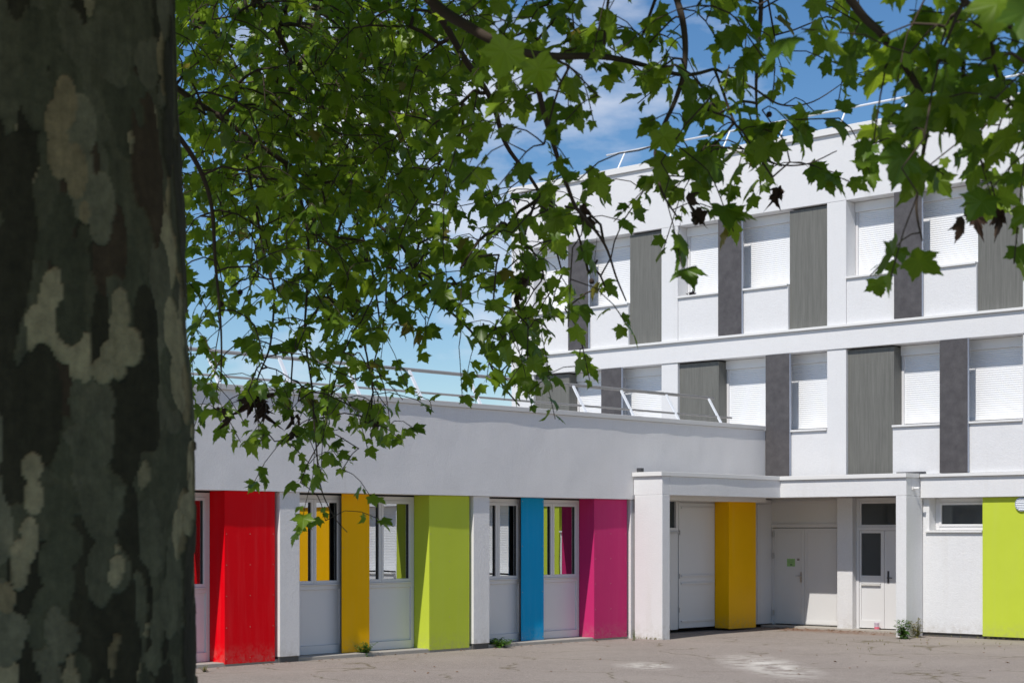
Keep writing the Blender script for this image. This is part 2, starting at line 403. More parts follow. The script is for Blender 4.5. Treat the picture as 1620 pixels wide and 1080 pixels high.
PITCH = 4.38
for k, (cbox, cplate, lb, lp) in enumerate([
        ('yellow', 'lime', 'yellow laminate box', 'lime laminate plate'),
        ('red', 'magenta', 'glossy red laminate box', 'magenta laminate plate'),
        ('lime', 'yellow', 'lime green laminate box', 'narrow yellow laminate plate'),
        ('magenta', 'blue', 'magenta laminate box', 'narrow blue laminate plate')]):
    o = (k - 2) * PITCH
    pl = bx('pillar', M['plaster_a'], WING, -0.52, -0.04, -13.29 + o, -12.88 + o, 0.03, 2.647, 0.008)
    bx('pillar_foot', M['plinth'], pl, -0.5, -0.06, -13.28 + o, -12.89 + o, GZ - 0.05, 0.029)
    window_a(-12.879 + o, -11.602 + o, -12.24 + o, WING)
    window_a(-11.6 + o, -9.962 + o, -10.74 + o, WING)
    colour_box(-9.96 + o, -8.975 + o, M[cbox], WING, lb)
    bx('gap_wall', M['plaster_a'], WING, -0.52, XR, -8.974 + o, -8.911 + o, 0.0, 2.648)
    colour_plate(-11.735 + o, -11.12 + o, M[cplate], WING, lp)
bx('pillar', M['plaster_a'], WING, -0.52, -0.04, -4.53, -4.12, GZ - 0.05, 2.647, 0.008)

# recess of the wing under the entrance canopy (window plane further back)
XE = -0.56
pr = MB(); x0, x1 = XE - 0.06, XE
for (a, b, z0, z1) in ((-4.118, -2.95, 0.0, 2.72), ): pr.box(x0, x1, a, b, z0, z1)
pr.build('entrance_side_panel', M['apron'], WING)
fw_ = MB(); fw_.box(x0, x1 + 0.02, -2.948, -2.87, 2.02, 2.72); fw_.box(x0, x1 + 0.02, -2.44, -2.36, 2.02, 2.72); fw_.box(x0, x1 + 0.02, -2.868, -2.442, 2.64, 2.72); fw_.box(x0, x1 + 0.02, -2.868, -2.442, 2.02, 2.10)
fw_ = fw_.build('fanlight', M['frame'], WING, bevel=0.004)
bx('pane', M['glass_dark'], fw_, x0 + 0.02, x0 + 0.03, -2.868, -2.442, 2.101, 2.639)
bx('sill', M['coping'], fw_, x1 - 0.02, x1 + 0.05, -2.94, -2.37, 1.99, 2.015)
bx('entrance_side_panel', M['white'], WING, x0, x1, -2.948, -2.356, 0.0, 1.985)
dl = bx('side_door', M['white'], WING, x0, x1 + 0.015, -2.338, -1.103, 0.02, 2.62, 0.004)
for z0, z1 in ((0.18, 0.93), (1.12, 2.5)):
    bx('moulding', M['frame'], dl, x1 + 0.0152, x1 + 0.045, -2.28, -1.15, z0 - 0.03, z0)
    bx('moulding', M['frame'], dl, x1 + 0.0152, x1 + 0.045, -2.28, -1.15, z1, z1 + 0.03)
for z in (0.35, 1.05, 1.95): bx('hinge', M['steel'], dl, x1 + 0.0155, x1 + 0.035, -2.337, -2.315, z, z + 0.1)
bx('side_door_head', M['frame'], WING, x0, x1, -2.338, 1.2, 2.625, 2.72)
colour_box(-1.10, -0.12, M['yellow'], WING, 'deep yellow laminate box beside the double door', xf=-0.18, xb=XE + 0.016, zb=-0.03, zt=2.70, sc=False)
jp = MB(); jp.box(x0, x1, -0.118, 0.44, 0.0, 2.62); jp.build('entrance_side_panel', M['apron'], WING)
bx('jamb_post', M['frame'], WING, x0, x1 + 0.03, 0.445, 0.56, 0.0, 2.62, 0.004)
bx('entrance_side_panel', M['apron'], WING, x0, x1, 0.565, 1.2, 0.0, 2.62)

# ------------------------------------------------------------------ main building (right, three storeys), front plane Y = 0
MAIN = thing('main_building', 'white three storey block with grey and dark panels and closed shutters', 'building', (5, 4, GZ))
BX0, BX1 = -7.5, 15.6
bx('parapet_wall', M['parapet'], MAIN, BX0, BX1, 0.0, 0.4, 8.86, 10.26, 0.01)
bx('coping', M['coping_b'], MAIN, BX0 - 0.05, BX1 + 0.05, -0.06, 0.46, 10.263, 10.40, 0.006)
bx('roof', M['roof'], MAIN, BX0, BX1, 0.41, 11, 10.0, 10.15)
bx('side_wall', M['plaster_b'], MAIN, BX0, BX0 + 0.3, 0.42, 11, GZ - 0.1, 9.99)
bx('back_wall', M['plaster_b'], MAIN, BX0 + 0.31, BX1, 10.7, 11, GZ - 0.1, 9.99)
bx('side_wall', M['plaster_b'], MAIN, BX1 - 0.3, BX1, 0.42, 10.69, GZ - 0.1, 9.99)
bx('string_course', M['plaster_b'], MAIN, BX0, BX1, -0.025, 0.46, 5.80, 6.24, 0.008)
bx('string_coping', M['coping_b'], MAIN, BX0 - 0.01, BX1 + 0.01, -0.085, 0.46, 6.243, 6.295, 0.005)
bx('floor_slab', M['room'], MAIN, BX0 + 0.31, BX1 - 0.31, 0.47, 10.6, 5.8, 6.0)
bx('corner_pier', M['plaster_b'], MAIN, BX0, -6.77, 0.0, 0.41, 6.298, 8.858, 0.008)
bx('corner_pier', M['plaster_b'], MAIN, BX0, -6.77, 0.0, 0.41, 3.17, 5.798, 0.008)

SH = 0.40                                    # shutter setback
def shutter_mesh(x0, x1, z0, z1, y):
    mb = MB(); n = max(4, int(round((z1 - z0) / 0.043))); p = (z1 - z0) / n
    prof = []
    for i in range(n):
        z = z0 + i * p
        prof += [(y + 0.006, z), (y + 0.001, z + 0.22 * p), (y - 0.002, z + 0.55 * p), (y + 0.001, z + 0.86 * p)]
    prof.append((y + 0.006, z1))
    for (yy, z) in prof: mb.v += [(x0, yy, z), (x1, yy, z)]
    for i in range(len(prof) - 1): mb.f.append((2 * i, 2 * i + 1, 2 * i + 3, 2 * i + 2))
    return mb
def window_b(x0, x1, z0, z1, lcheek=None):
    w_ = bx('window', M['shutter'], MAIN, x0, x1, SH - 0.07, SH + 0.1, z1 - 0.198, z1 - 0.004, 0.006)
    bx('guide_rail', M['frame'], w_, x0, x0 + 0.055, SH - 0.035, SH + 0.05, z0 + 0.002, z1 - 0.2, 0.003)
    bx('guide_rail', M['frame'], w_, x1 - 0.055, x1, SH - 0.035, SH + 0.05, z0 + 0.002, z1 - 0.2, 0.003)
    shutter_mesh(x0 + 0.05, x1 - 0.05, z0 + 0.085, z1 - 0.2, SH).build('shutter', M['shutter'], w_)
    bx('bottom_bar', M['shutter'], w_, x0 + 0.056, x1 - 0.056, SH - 0.012, SH + 0.02, z0 + 0.042, z0 + 0.084, 0.003)
def apron(x0, x1, z0, z1):
    a = bx('apron_wall', M['plaster_b'], MAIN, x0, x1, 0.018, SH + 0.06, z0, z1 - 0.045, 0.006)
    bx('sill', M['coping_b'], a, x0 + 0.003, x1 - 0.003, -0.03, SH + 0.06, z1 - 0.042, z1, 0.004)
def grey_box(x0, x1, z0, z1):
    p = bx('grey_cladding_box', M['grey'], MAIN, x0, x1, 0.075, 0.09, z0, z1, 0.002)
    bx('cheek', M['grey'], p, x1 - 0.014, x1 - 0.001, 0.0905, SH + 0.04, z0 + 0.002, z1 - 0.002)
    bx('cheek', M['grey'], p, x0 + 0.001, x0 + 0.014, 0.0905, SH + 0.04, z0 + 0.002, z1 - 0.002)
def dark_plate(x0, x1, z0, z1):
    p = bx('dark_cladding_plate', M['slate'], MAIN, x0, x1, -0.05, -0.032, z0, z1, 0.002)
    bx('edge_trim', M['vent'], p, x1 + 0.0005, x1 + 0.008, -0.048, 0.0, z0 + 0.002, z1 - 0.002)
    bx('bracket', M['dark'], p, (x0 + x1) / 2 - 0.03, (x0 + x1) / 2 + 0.03, -0.031, SH - 0.08, z1 - 0.12, z1 - 0.06)

top = (6.298, 8.857); first = (3.17, 5.797)
S2, S1 = 7.28, 4.17
for k in range(-2, 3):
    P = 1.99 + k * PITCH                      # right edge of a pillar
    # pillars (left neighbour is at P-0.46)
    if k > -2:
        for (a, b) in (top, first): bx('pillar', M['plaster_b'], MAIN, P - 0.46, P, 0.0, 0.45, a, b, 0.008)
    z0, z1 = top
    apron(P + 0.003, P + 2.94, z0, S2)
    window_b(P + 0.004, P + 1.475, S2, z1); window_b(P + 1.48, P + 2.94, S2, z1)
    dark_plate(P + 1.155, P + 1.785, z0 + 0.005, z1 - 0.004)
    grey_box(P + 2.945, P + 3.915, z0 + 0.002, z1 - 0.03)
    z0, z1 = first
    off = 0.23 if k == -1 else 0.0
    apron(P + 1.085, P + 3.917, z0, S1)
    window_b(P + 1.085, P + 2.49 + off, S1, z1); window_b(P + 2.495 + off, P + 3.916, S1, z1)
    dark_plate(P + 2.18 + off, P + 2.79 + off, z0 + 0.005, z1 - 0.004)
    grey_box(P + 0.004, P + 1.083, z0 + 0.003, z1 - 0.03)
bx('backing_wall', M['room'], MAIN, BX0 + 0.31, BX1 - 0.31, SH + 0.11, SH + 0.14, 3.2, 9.9)

# ground floor right of the entrance
lz = 3.165
bx('ledge', M['plaster_b'], MAIN, 3.715, BX1, 0.0, 0.5, 2.69, 3.10, 0.008)
bx('ledge_coping', M['coping_b'], MAIN, 3.73, BX1 + 0.02, -0.06, 0.5, 3.103, lz, 0.005)
bx('ground_floor_wall', M['plaster_b'], MAIN, 3.70, 5.02, 0.12, 0.5, 0.01, 2.0, 0.006)
bx('plinth', M['plinth'], MAIN, 3.70, BX1, 0.16, 0.5, GZ - 0.1, 0.009)
bx('ground_floor_wall', M['plaster_b'], MAIN, 3.70, 3.84, 0.13, 0.5, 2.002, 2.688)
sw = MB(); sw.box(3.842, 3.92, 0.38, 0.46, 2.045, 2.685); sw.box(5.0, 5.02, 0.38, 0.46, 2.045, 2.685); sw.box(3.922, 4.998, 0.38, 0.46, 2.60, 2.685); sw.box(3.922, 4.998, 0.38, 0.46, 2.045, 2.12)
sw = sw.build('strip_window', M['frame'], MAIN, bevel=0.004)
cs = MB(); cs.box(3.924, 3.975, 0.365, 0.44, 2.122, 2.598); cs.box(3.976, 4.99, 0.365, 0.44, 2.552, 2.598); cs.box(3.976, 4.99, 0.365, 0.44, 2.122, 2.168); cs.build('casement', M['frame'], sw, bevel=0.003)
bx('pane', M['glass_dark'], sw, 3.976, 4.99, 0.40, 0.41, 2.169, 2.551)
bx('sill', M['coping_b'], sw, 3.78, 5.015, 0.065, 0.37, 2.003, 2.04, 0.004)
lp = bx('cladding_box', M['lime'], MAIN, 5.025, 6.55, 0.085, 0.10, -0.015, 2.687, 0.002); lp['label'] = 'bright lime green laminate box'
bx('cheek', M['lime'], lp, 5.026, 5.04, 0.1005, 0.5, -0.01, 2.685); bx('cheek', M['lime'], lp, 6.535, 6.549, 0.1005, 0.5, -0.01, 2.685)
# round louvre
vc = (5.86, 0.085, 2.545); vr = 0.135
v = MB(); seg = 28
for r_, y_ in ((vr, 0.084), (vr, 0.045), (vr * 0.9, 0.045), (vr * 0.9, 0.062)):
    for j in range(seg): v.v.append((vc[0] + r_ * math.cos(2 * math.pi * j / seg), y_, vc[2] + r_ * math.sin(2 * math.pi * j / seg)))
for k in range(3):
    for j in range(seg): v.f.append((k * seg + j, k * seg + (j + 1) % seg, (k + 1) * seg + (j + 1) % seg, (k + 1) * seg + j))
v.f.append(tuple(3 * seg + j for j in range(seg)))
vo_ = v.build('round_vent', M['vent'], MAIN)
for i in range(7):
    z = vc[2] - 0.1 + i * 0.033; hw = math.sqrt(max(0, (vr * 0.88) ** 2 - (z - vc[2]) ** 2))
    s = MB(); s.v += [(vc[0] - hw, 0.060, z + 0.016), (vc[0] + hw, 0.060, z + 0.016), (vc[0] + hw, 0.042, z - 0.008), (vc[0] - hw, 0.042, z - 0.008), (vc[0] - hw, 0.044, z - 0.011), (vc[0] + hw, 0.044, z - 0.011)]
    s.f += [(0, 1, 2, 3), (3, 2, 5, 4)]; s.build('slat', M['post'], vo_)
# rest of the ground floor, to the right of the picture (mirrored in the wing's windows)
for (a, b) in ((6.56, 8.4), (8.405, 10.28)):
    apron(a, b, 0.01, 0.95); window_b(a, b, 0.95, 2.688)
dark_plate(8.0, 8.6, 0.02, 2.684)
bx('pillar', M['plaster_b'], MAIN, 10.285, 10.75, 0.09, 0.5, 0.01, 2.688, 0.008)
apron(10.755, 12.4, 0.01, 0.95); window_b(10.755, 12.4, 0.95, 2.688)
yp = bx('cladding_box', M['yellow'], MAIN, 12.405, 15.2, 0.085, 0.10, -0.015, 2.687, 0.002); yp['label'] = 'wide yellow laminate box'
bx('backing_wall', M['room'], MAIN, 3.9, BX1 - 0.31, 0.52, 0.56, 0.0, 3.1)

# recessed entrance under the canopy
YD, YP, Y2 = 1.05, 0.65, 0.82
bx('entrance_head', M['white'], MAIN, XE - 0.06, 1.33, YD - 0.02, YD + 0.1, 2.16, 2.74)
bx('transom_rail', M['frame'], MAIN, XE, 1.33, YD - 0.055, YD - 0.022, 2.11, 2.19, 0.004)
bx('head_moulding', M['frame'], MAIN, XE, 1.33, YD - 0.04, YD - 0.0215, 2.64, 2.70, 0.004)
dd = MB(); dd.box(XE + 0.005, XE + 0.06, YD - 0.03, YD + 0.06, -0.02, 2.10); dd.box(1.17, 1.33, YD - 0.03, YD + 0.06, -0.02, 2.10); dd.box(XE + 0.06, 1.17, YD + 0.031, YD + 0.06, 2.0, 2.10)
dd = dd.build('double_door', M['frame'], MAIN, bevel=0.004)
for (a, b) in ((XE + 0.063, 0.285), (0.291, 1.168)):
    lf = bx('door_leaf', M['white'], dd, a, b, YD - 0.025, YD + 0.03, 0.0, 2.095, 0.004)
    bx('weather_bar', M['white'], dd, a + 0.03, b - 0.03, YD - 0.034, YD - 0.0255, 0.02, 0.09)
    for q in ((a + 0.06, b - 0.06, 2.0, 2.015), (a + 0.06, a + 0.075, 0.12, 1.999), (b - 0.075, b - 0.06, 0.12, 1.999)):
        bx('moulding', M['frame'], dd, q[0], q[1], YD - 0.031, YD - 0.0255, q[2], q[3])
for z in (0.18, 1.43, 1.90):
    MB().box(XE + 0.03, XE + 0.07, YD - 0.06, YD - 0.031, z, z + 0.12).build('hinge', M['steel'], dd, bevel=0.006)
hd = MB(); hd.box(0.19, 0.235, YD - 0.04, YD - 0.0255, 0.92, 1.14); hd.tube([(0.21, YD - 0.04, 1.06), (0.21, YD - 0.085, 1.06), (0.11, YD - 0.085, 1.06)], 0.01, 8)
hd.build('handle', M['steel'], dd)
bx('step', M['concrete'], MAIN, XE, 3.45, 0.60, 1.1, GZ - 0.1, -0.022, 0.01)
bx('mid_pier', M['plaster_b'], MAIN, 1.36, 1.735, YP, 1.15, GZ - 0.05, 2.735, 0.008)
bx('pier_return', M['plaster_b'], MAIN, 1.332, 1.358, YD - 0.06, 1.15, GZ - 0.05, 2.735)
# single door with glazed leaf
fr = MB(); fr.box(1.738, 1.80, Y2 - 0.02, Y2 + 0.08, -0.02, 2.73); fr.box(1.802, 3.35, Y2 - 0.02, Y2 + 0.08, 2.66, 2.73); fr.box(1.802, 3.35, Y2 - 0.03, Y2 + 0.08, 2.045, 2.12)
d2 = fr.build('glazed_door', M['frame'], MAIN, bevel=0.004)
tf = MB(); tf.box(1.803, 1.85, Y2 - 0.01, Y2 + 0.05, 2.122, 2.658); tf.box(1.851, 3.3, Y2 - 0.01, Y2 + 0.05, 2.61, 2.658); tf.box(1.851, 3.3, Y2 - 0.01, Y2 + 0.05, 2.122, 2.165); tf.build('transom_frame', M['frame'], d2, bevel=0.003)
bx('pane', M['glass_dark'], d2, 1.851, 3.3, Y2 + 0.015, Y2 + 0.02, 2.166, 2.609)
g = MB(); g.box(1.803, 1.845, Y2, Y2 + 0.06, 0.0, 2.04); g.box(2.315, 2.395, Y2, Y2 + 0.06, 0.0, 2.04); g.box(1.846, 2.314, Y2, Y2 + 0.06, 1.99, 2.04); g.box(1.846, 2.314, Y2, Y2 + 0.06, 0.93, 1.10); g.box(1.846, 2.314, Y2, Y2 + 0.06, 0.0, 0.16)
g.build('glazed_leaf', M['white'], d2, bevel=0.004)
bx('pane', M['glass_dark'], d2, 1.846, 2.314, Y2 + 0.03, Y2 + 0.036, 1.101, 1.989)
bx('lower_panel', M['white'], d2, 1.846, 2.314, Y2 + 0.022, Y2 + 0.04, 0.161, 0.929)
bx('drip_rail', M['coping'], d2, 1.85, 2.31, Y2 - 0.03, Y2 - 0.001, 0.90, 0.925, 0.003)
bx('door_leaf', M['white'], d2, 2.40, 3.34, Y2 + 0.005, Y2 + 0.06, 0.0, 2.04, 0.004)
hd = MB(); hd.box(2.475, 2.515, Y2 - 0.008, Y2 + 0.0045, 0.95, 1.20); hd.tube([(2.495, Y2 - 0.008, 1.06), (2.495, Y2 - 0.05, 1.06), (2.61, Y2 - 0.05, 1.06)], 0.011, 8); hd.build('handle', M['dark'], d2)
bx('entrance_wall', M['plaster_b'], MAIN, 3.352, 3.72, Y2, 1.1, GZ - 0.05, 2.735)
bx('entrance_backing', M['room'], MAIN, -0.6, 3.7, 1.2, 1.25, GZ, 3.1)

# ------------------------------------------------------------------ entrance canopy
CXC, CYC, CYB, CX2 = 0.72, -4.50, -0.52, 3.70
CAN = thing('entrance_canopy', 'white flat roofed porch canopy on square pillars over the entrance', 'canopy', (1.5, -1.5, GZ))
bx('pillar', M['plaster_b'], CAN, 0.035, CXC, CYC, CYC + 0.24, GZ - 0.05, 2.728, 0.01)
bx('pillar', M['plaster_b'], CAN, CX2 - 0.235, CX2, CYB, 0.118, GZ - 0.05, 2.728, 0.01)
fm = MB()
fm.box(0.012, CXC - 0.002, CYC + 0.002, CYC + 0.24, 2.73, 3.09); fm.build('fascia', M['plaster_b'], CAN, bevel=0.006)
fm = MB()
pts = 40
def fascia_wavy(y0, y1, X):
    mb = MB(); nz_ = 6
    for j in range(nz_ + 1):
        for i in range(pts + 1):
            y = y0 + (y1 - y0) * i / pts; z = 2.73 + 0.36 * j / nz_
            mb.v.append((X + 0.009 * mnoise.noise(Vector((1.7, y * 0.9, z))), y, z))
    W = pts + 1
    for j in range(nz_):
        for i in range(pts): mb.f.append((j * W + i, j * W + i + 1, (j + 1) * W + i + 1, (j + 1) * W + i))
    b = len(mb.v); mb.v += [(X - 0.2, y0, 2.73), (X - 0.2, y1, 2.73), (X - 0.2, y1, 3.09), (X - 0.2, y0, 3.09)]
    mb.f += [tuple([b + 1, b] + list(range(W))), (b, b + 1, b + 2, b + 3), tuple([b, b + 3] + [j * W for j in reversed(range(nz_ + 1))]), tuple([b + 2, b + 1] + [j * W + pts for j in range(nz_ + 1)]), tuple([b + 3, b + 2] + [nz_ * W + i for i in reversed(range(W))])]
    return mb
fascia_wavy(CYC + 0.241, CYB - 0.001, CXC).build('fascia', M['plaster_b'], CAN)
bx('fascia', M['plaster_b'], CAN, CXC - 0.2, CX2, CYB, CYB + 0.2, 2.73, 3.09, 0.008)
bx('fascia', M['plaster_b'], CAN, CX2 - 0.2, CX2 - 0.001, CYB + 0.201, 0.118, 2.73, 3.09)
bx('ceiling', M['plaster_b'], CAN, -0.6, CXC - 0.201, CYC + 0.242, 1.19, 2.745, 2.85)
bx('ceiling', M['plaster_b'], CAN, CXC - 0.2, CX2 - 0.202, CYB + 0.202, 1.19, 2.745, 2.85)
zc0, zc1 = 3.092, 3.175
bx('coping', M['coping_b'], CAN, 0.012, CXC + 0.022, CYC - 0.05, CYC + 0.24, zc0, zc1, 0.005)
bx('coping', M['coping_b'], CAN, CXC - 0.22, CXC + 0.022, CYC + 0.241, CYB - 0.051, zc0, zc1, 0.005)
bx('coping', M['coping_b'], CAN, CXC - 0.22, CX2 + 0.025, CYB - 0.05, CYB + 0.2, zc0, zc1, 0.005)
bx('coping', M['coping_b'], CAN, CX2 - 0.2, CX2 + 0.025, CYB + 0.201, -0.062, zc0, zc1, 0.005)
bx('roof', M['roof'], CAN, 0.06, CXC - 0.23, CYC + 0.25, -0.06, 3.0, 3.13)
bx('roof', M['roof'], CAN, CXC - 0.22, CX2 - 0.21, CYB + 0.21, -0.06, 3.0, 3.13)
bx('flashing', M['dark'], CAN, 3.2, CX2 + 0.14, -0.05, 0.0, 3.19, 3.215)
bx('roof_outlet', M['dark'], CAN, 0.07, 0.17, CYC + 0.02, CYC + 0.12, 3.177, 3.26, 0.005)
ft = MB(); ft.box(CX2, CX2 + 0.02, -0.30, -0.22, 2.85, 2.91); ft.tube([(CX2 + 0.02, -0.26, 2.88), (CX2 + 0.14, -0.255, 2.872)], [0.022, 0.034], 10)
ft.build('wall_fitting', M['coping_b'], CAN, bevel=0.004)

# ------------------------------------------------------------------ railings
RA = thing('roof_railing', 'low aluminium railing with slanted posts on the wing roof edge', 'railing', (-0.3, -10, 4.28))
ys = [-1.45 - 1.44 * k for k in range(14)]
MB().tube([(-0.47, -23, 4.83), (-0.47, -1.25, 4.83)], 0.033, 10).build('top_rail', M['rail'], RA, smooth=True)
MB().tube([(-0.22, -23, 4.42), (-0.22, -0.95, 4.42)], 0.021, 10).build('lower_rail', M['rail'], RA, smooth=True)
for y in ys:
    p = Vector((-0.12, y, 4.281)); q = Vector((-0.45, y, 4.815)); n_ = Vector((0.85, 0, 0.52)).normalized() * 0.012
    mb = MB(); a = [p - n_, p + n_, q + n_, q - n_]
    for dy in (-0.032, 0.032):
        mb.v += [tuple(v_ + Vector((0, dy, 0))) for v_ in a]
    mb.f += [(0, 1, 2, 3), (7, 6, 5, 4), (0, 4, 5, 1), (1, 5, 6, 2), (2, 6, 7, 3), (3, 7, 4, 0)]
    mb.box(-0.16, -0.06, y - 0.045, y + 0.045, 4.2801, 4.29)
    mb.build('post', M['post'], RA)
RB = thing('roof_railing', 'thin aluminium railing along the top of the three storey block', 'railing', (2, 0.4, 10.4))
MB().tube([(-4.9, 0.52, 10.90), (BX1 - 0.2, 0.52, 10.90)], 0.024, 8).build('top_rail', M['post'], RB, smooth=True)
for k in range(14):
    x = 2.28 - 1.5 * 4 + 1.5 * k - 0.6
    MB().tube([(x, 0.2, 10.401), (x, 0.50, 10.885)], 0.02, 6).build('post', M['post'], RB)

# ------------------------------------------------------------------ small things
nb = MB(); nb.box(-0.16, 0.05, YD - 0.0275, YD - 0.0262, 1.26, 1.43)
nt_ = nb.build('notice', M['notice']); tag(nt_, 'small green paper notice taped on the white double door', 'notice')
bx('print', M['ink'], nt_, -0.075, -0.02, YD - 0.0282, YD - 0.0277, 1.285, 1.31)
for i in range(4): bx('print', M['ink'], nt_, -0.13, 0.02 - 0.03 * (i % 2), YD - 0.0282, YD - 0.0277, 1.34 + i * 0.02, 1.343 + i * 0.02)
lb = MB(); lb.box(0.10, 0.165, YD - 0.0278, YD - 0.0262, 1.395, 1.435); lb = lb.build('door_label', M['rust_label']); tag(lb, 'tiny dark striped label beside the green notice on the door', 'label')
bx('stripe', M['frame'], lb, 0.104, 0.161, YD - 0.0284, YD - 0.028, 1.411, 1.419)

tx, ty = 2.30, 0.69; tz = -0.021
tin = MB()
prof = [(0.0, 0.0), (0.052, 0.0), (0.055, 0.006), (0.052, 0.012), (0.052, 0.135), (0.055, 0.142), (0.052, 0.148), (0.046, 0.146), (0.0, 0.143)]
sg = 20
for (r_, z_) in prof:
    for j in range(sg): tin.v.append((tx + max(r_, 1e-4) * math.cos(2 * math.pi * j / sg), ty + max(r_, 1e-4) * math.sin(2 * math.pi * j / sg), tz + z_))
for k in range(len(prof) - 1):
    for j in range(sg): tin.f.append((k * sg + j, k * sg + (j + 1) % sg, (k + 1) * sg + (j + 1) % sg, (k + 1) * sg + j))
tin = tin.build('paint_tin', M['tin'], smooth=True); tag(tin, 'small pink and grey tin standing on the step before the glazed door', 'tin')
lbm = MB().tube([(tx, ty, tz + 0.014), (tx, ty, tz + 0.062)], 0.0535, sg, cap=False); lbm.build('label_band', M['pink'], tin)

cl = MB()
for i in range(26):
    c = Vector((-2.14 + random.gauss(0.02, 0.035), 0.16 + random.gauss(0, 0.03), S2 + 0.03 + abs(random.gauss(0, 0.035)))); a = Vector((random.gauss(0, 1), random.gauss(0, 1), random.gauss(0, 0.8))).normalized() * 0.05; b = a.cross(Vector((random.gauss(0, 1), random.gauss(0, 1), 0.5))).normalized() * 0.024
    i0 = len(cl.v); cl.v += [tuple(c - a), tuple(c + b), tuple(c + a), tuple(c - b), tuple(c + a.cross(b) * 4)]; cl.f += [(i0, i0 + 1, i0 + 4), (i0 + 1, i0 + 2, i0 + 4), (i0 + 2, i0 + 3, i0 + 4), (i0 + 3, i0, i0 + 4)]
m_, t_, b_ = mat('dry_leaf_dark', (0.035, 0.03, 0.032), 0.9)
zmin = min(v_[2] for v_ in cl.v); cl.v = [(v_[0], v_[1], v_[2] - zmin + S2 + 0.002) for v_ in cl.v]
tag(cl.build('dry_leaf_clump', m_), 'small dark clump of dry leaves lying on an upper window sill', 'leaf clump')

# weeds
def leafmat(name, ca, cb, transl=0.35, rough=0.5):
    m = bpy.data.materials.new(name); m.use_nodes = True; t = m.node_tree; b = t.nodes['Principled BSDF']; o = t.nodes['Material Output']
    oi = t.nodes.new('ShaderNodeObjectInfo'); at_ = t.nodes.new('ShaderNodeAttribute'); at_.attribute_name = 'tint'
    ad = t.nodes.new('ShaderNodeMath'); ad.operation = 'ADD'; t.links.new(at_.outputs['Fac'], ad.inputs[0])
    ml = t.nodes.new('ShaderNodeMath'); ml.operation = 'MULTIPLY'; ml.inputs[1].default_value = 0.0 ; t.links.new(oi.outputs['Random'], ml.inputs[0]); t.links.new(ml.outputs[0], ad.inputs[1])
    c = ramp(t, ad.outputs[0], [(0.0, ca), (0.75, cb), (0.93, tuple(1.25 * v_ for v_ in cb)), (1.0, (0.22, 0.20, 0.035))])
    t.links.new(c, b.inputs['Base Color']); b.inputs['Roughness'].default_value = rough; b.inputs['Specular IOR Level'].default_value = 0.45
    tr = t.nodes.new('ShaderNodeBsdfTranslucent'); hs = t.nodes.new('ShaderNodeHueSaturation'); hs.inputs['Value'].default_value = 1.5; hs.inputs['Hue'].default_value = 0.485; t.links.new(c, hs.inputs['Color']); t.links.new(hs.outputs[0], tr.inputs[0])
    mix = t.nodes.new('ShaderNodeMixShader'); mix.inputs[0].default_value = transl; t.links.new(b.outputs[0], mix.inputs[1]); t.links.new(tr.outputs[0], mix.inputs[2]); t.links.new(mix.outputs[0], o.inputs[0]); return m
M['weed'] = leafmat('weed_leaf', (0.035, 0.10, 0.012), (0.085, 0.19, 0.02))
M['weed_dry'] = leafmat('weed_dry', (0.12, 0.12, 0.03), (0.22, 0.20, 0.06))
M['stem'] = mat('weed_stem', (0.12, 0.13, 0.05), 0.8)[0]
def set_tint(me, vals):
    a = me.attributes.new('tint', 'FLOAT', 'FACE'); a.data.foreach_set('value', np.asarray(vals, dtype=np.float32))
def weed(px, py, h, wid, nst, label, upright=0.8, dry=False, seed=0, lw=0.3):
    rnd = random.Random(seed); p = on_ground(px, py)
    root = thing('weed', label, 'weed', (p.x, p.y, GZ), 'weeds at the foot of the walls')
    st = MB(); lf = MB(); tint = []
    for i in range(nst):
        a = rnd.uniform(0, 6.28); sp = wid * rnd.uniform(0.1, 1.0) * (1.2 - upright); hh = h * rnd.uniform(0.55, 1.0)
        tip = Vector((math.cos(a) * sp, math.sin(a) * sp, hh)); base = Vector((math.cos(a) * 0.02, math.sin(a) * 0.02, -0.01))
        P = [base.lerp(tip, k / 4) + Vector((0, 0, 0.12 * hh * math.sin(k / 4 * 3.1))) for k in range(5)]
        P = [q + Vector((p.x, p.y, GZ)) for q in P]
        st.tube(P, [0.004, 0.0035, 0.003, 0.002, 0.001], 5)
        nl = int(5 + hh * 22)
        for k in range(nl):
            u_ = (k + 0.6) / nl; idx = min(3, int(u_ * 4)); q = P[idx].lerp(P[idx + 1], u_ * 4 - idx)
            aa = rnd.uniform(0, 6.28); ln = wid * lw * rnd.uniform(0.6, 1.2) * (1.15 - 0.6 * u_)
            d = Vector((math.cos(aa), math.sin(aa), rnd.uniform(-0.2, 0.7))).normalized(); sd_ = d.cross(Vector((0, 0, 1))).normalized() * ln * 0.2
            i0 = len(lf.v); mid = q + d * ln * 0.5 + Vector((0, 0, 0.1 * ln)); tp = q + d * ln - Vector((0, 0, 0.12 * ln))
            lf.v += [tuple(q), tuple(mid + sd_), tuple(tp), tuple(mid - sd_), tuple(mid - Vector((0, 0, 0.05 * ln)))]
            lf.f += [(i0, i0 + 1, i0 + 4), (i0 + 1, i0 + 2, i0 + 4), (i0 + 2, i0 + 3, i0 + 4), (i0 + 3, i0, i0 + 4)]; tint += [rnd.uniform(0.1, 0.9)] * 4
    st.build('stem', M['stem'], root); o = lf.build('leaves', M['weed_dry' if dry else 'weed'], root); set_tint(o.data, tint)
weed(577, 1037, 0.24, 0.28, 26, 'bushy low green weed at the foot of the narrow yellow plate', 0.45, seed=1, lw=0.4)
weed(788, 1023, 0.15, 0.42, 20, 'spreading broad leaved weed beside the pillar left of the blue plate', 0.1, seed=2, lw=0.42)
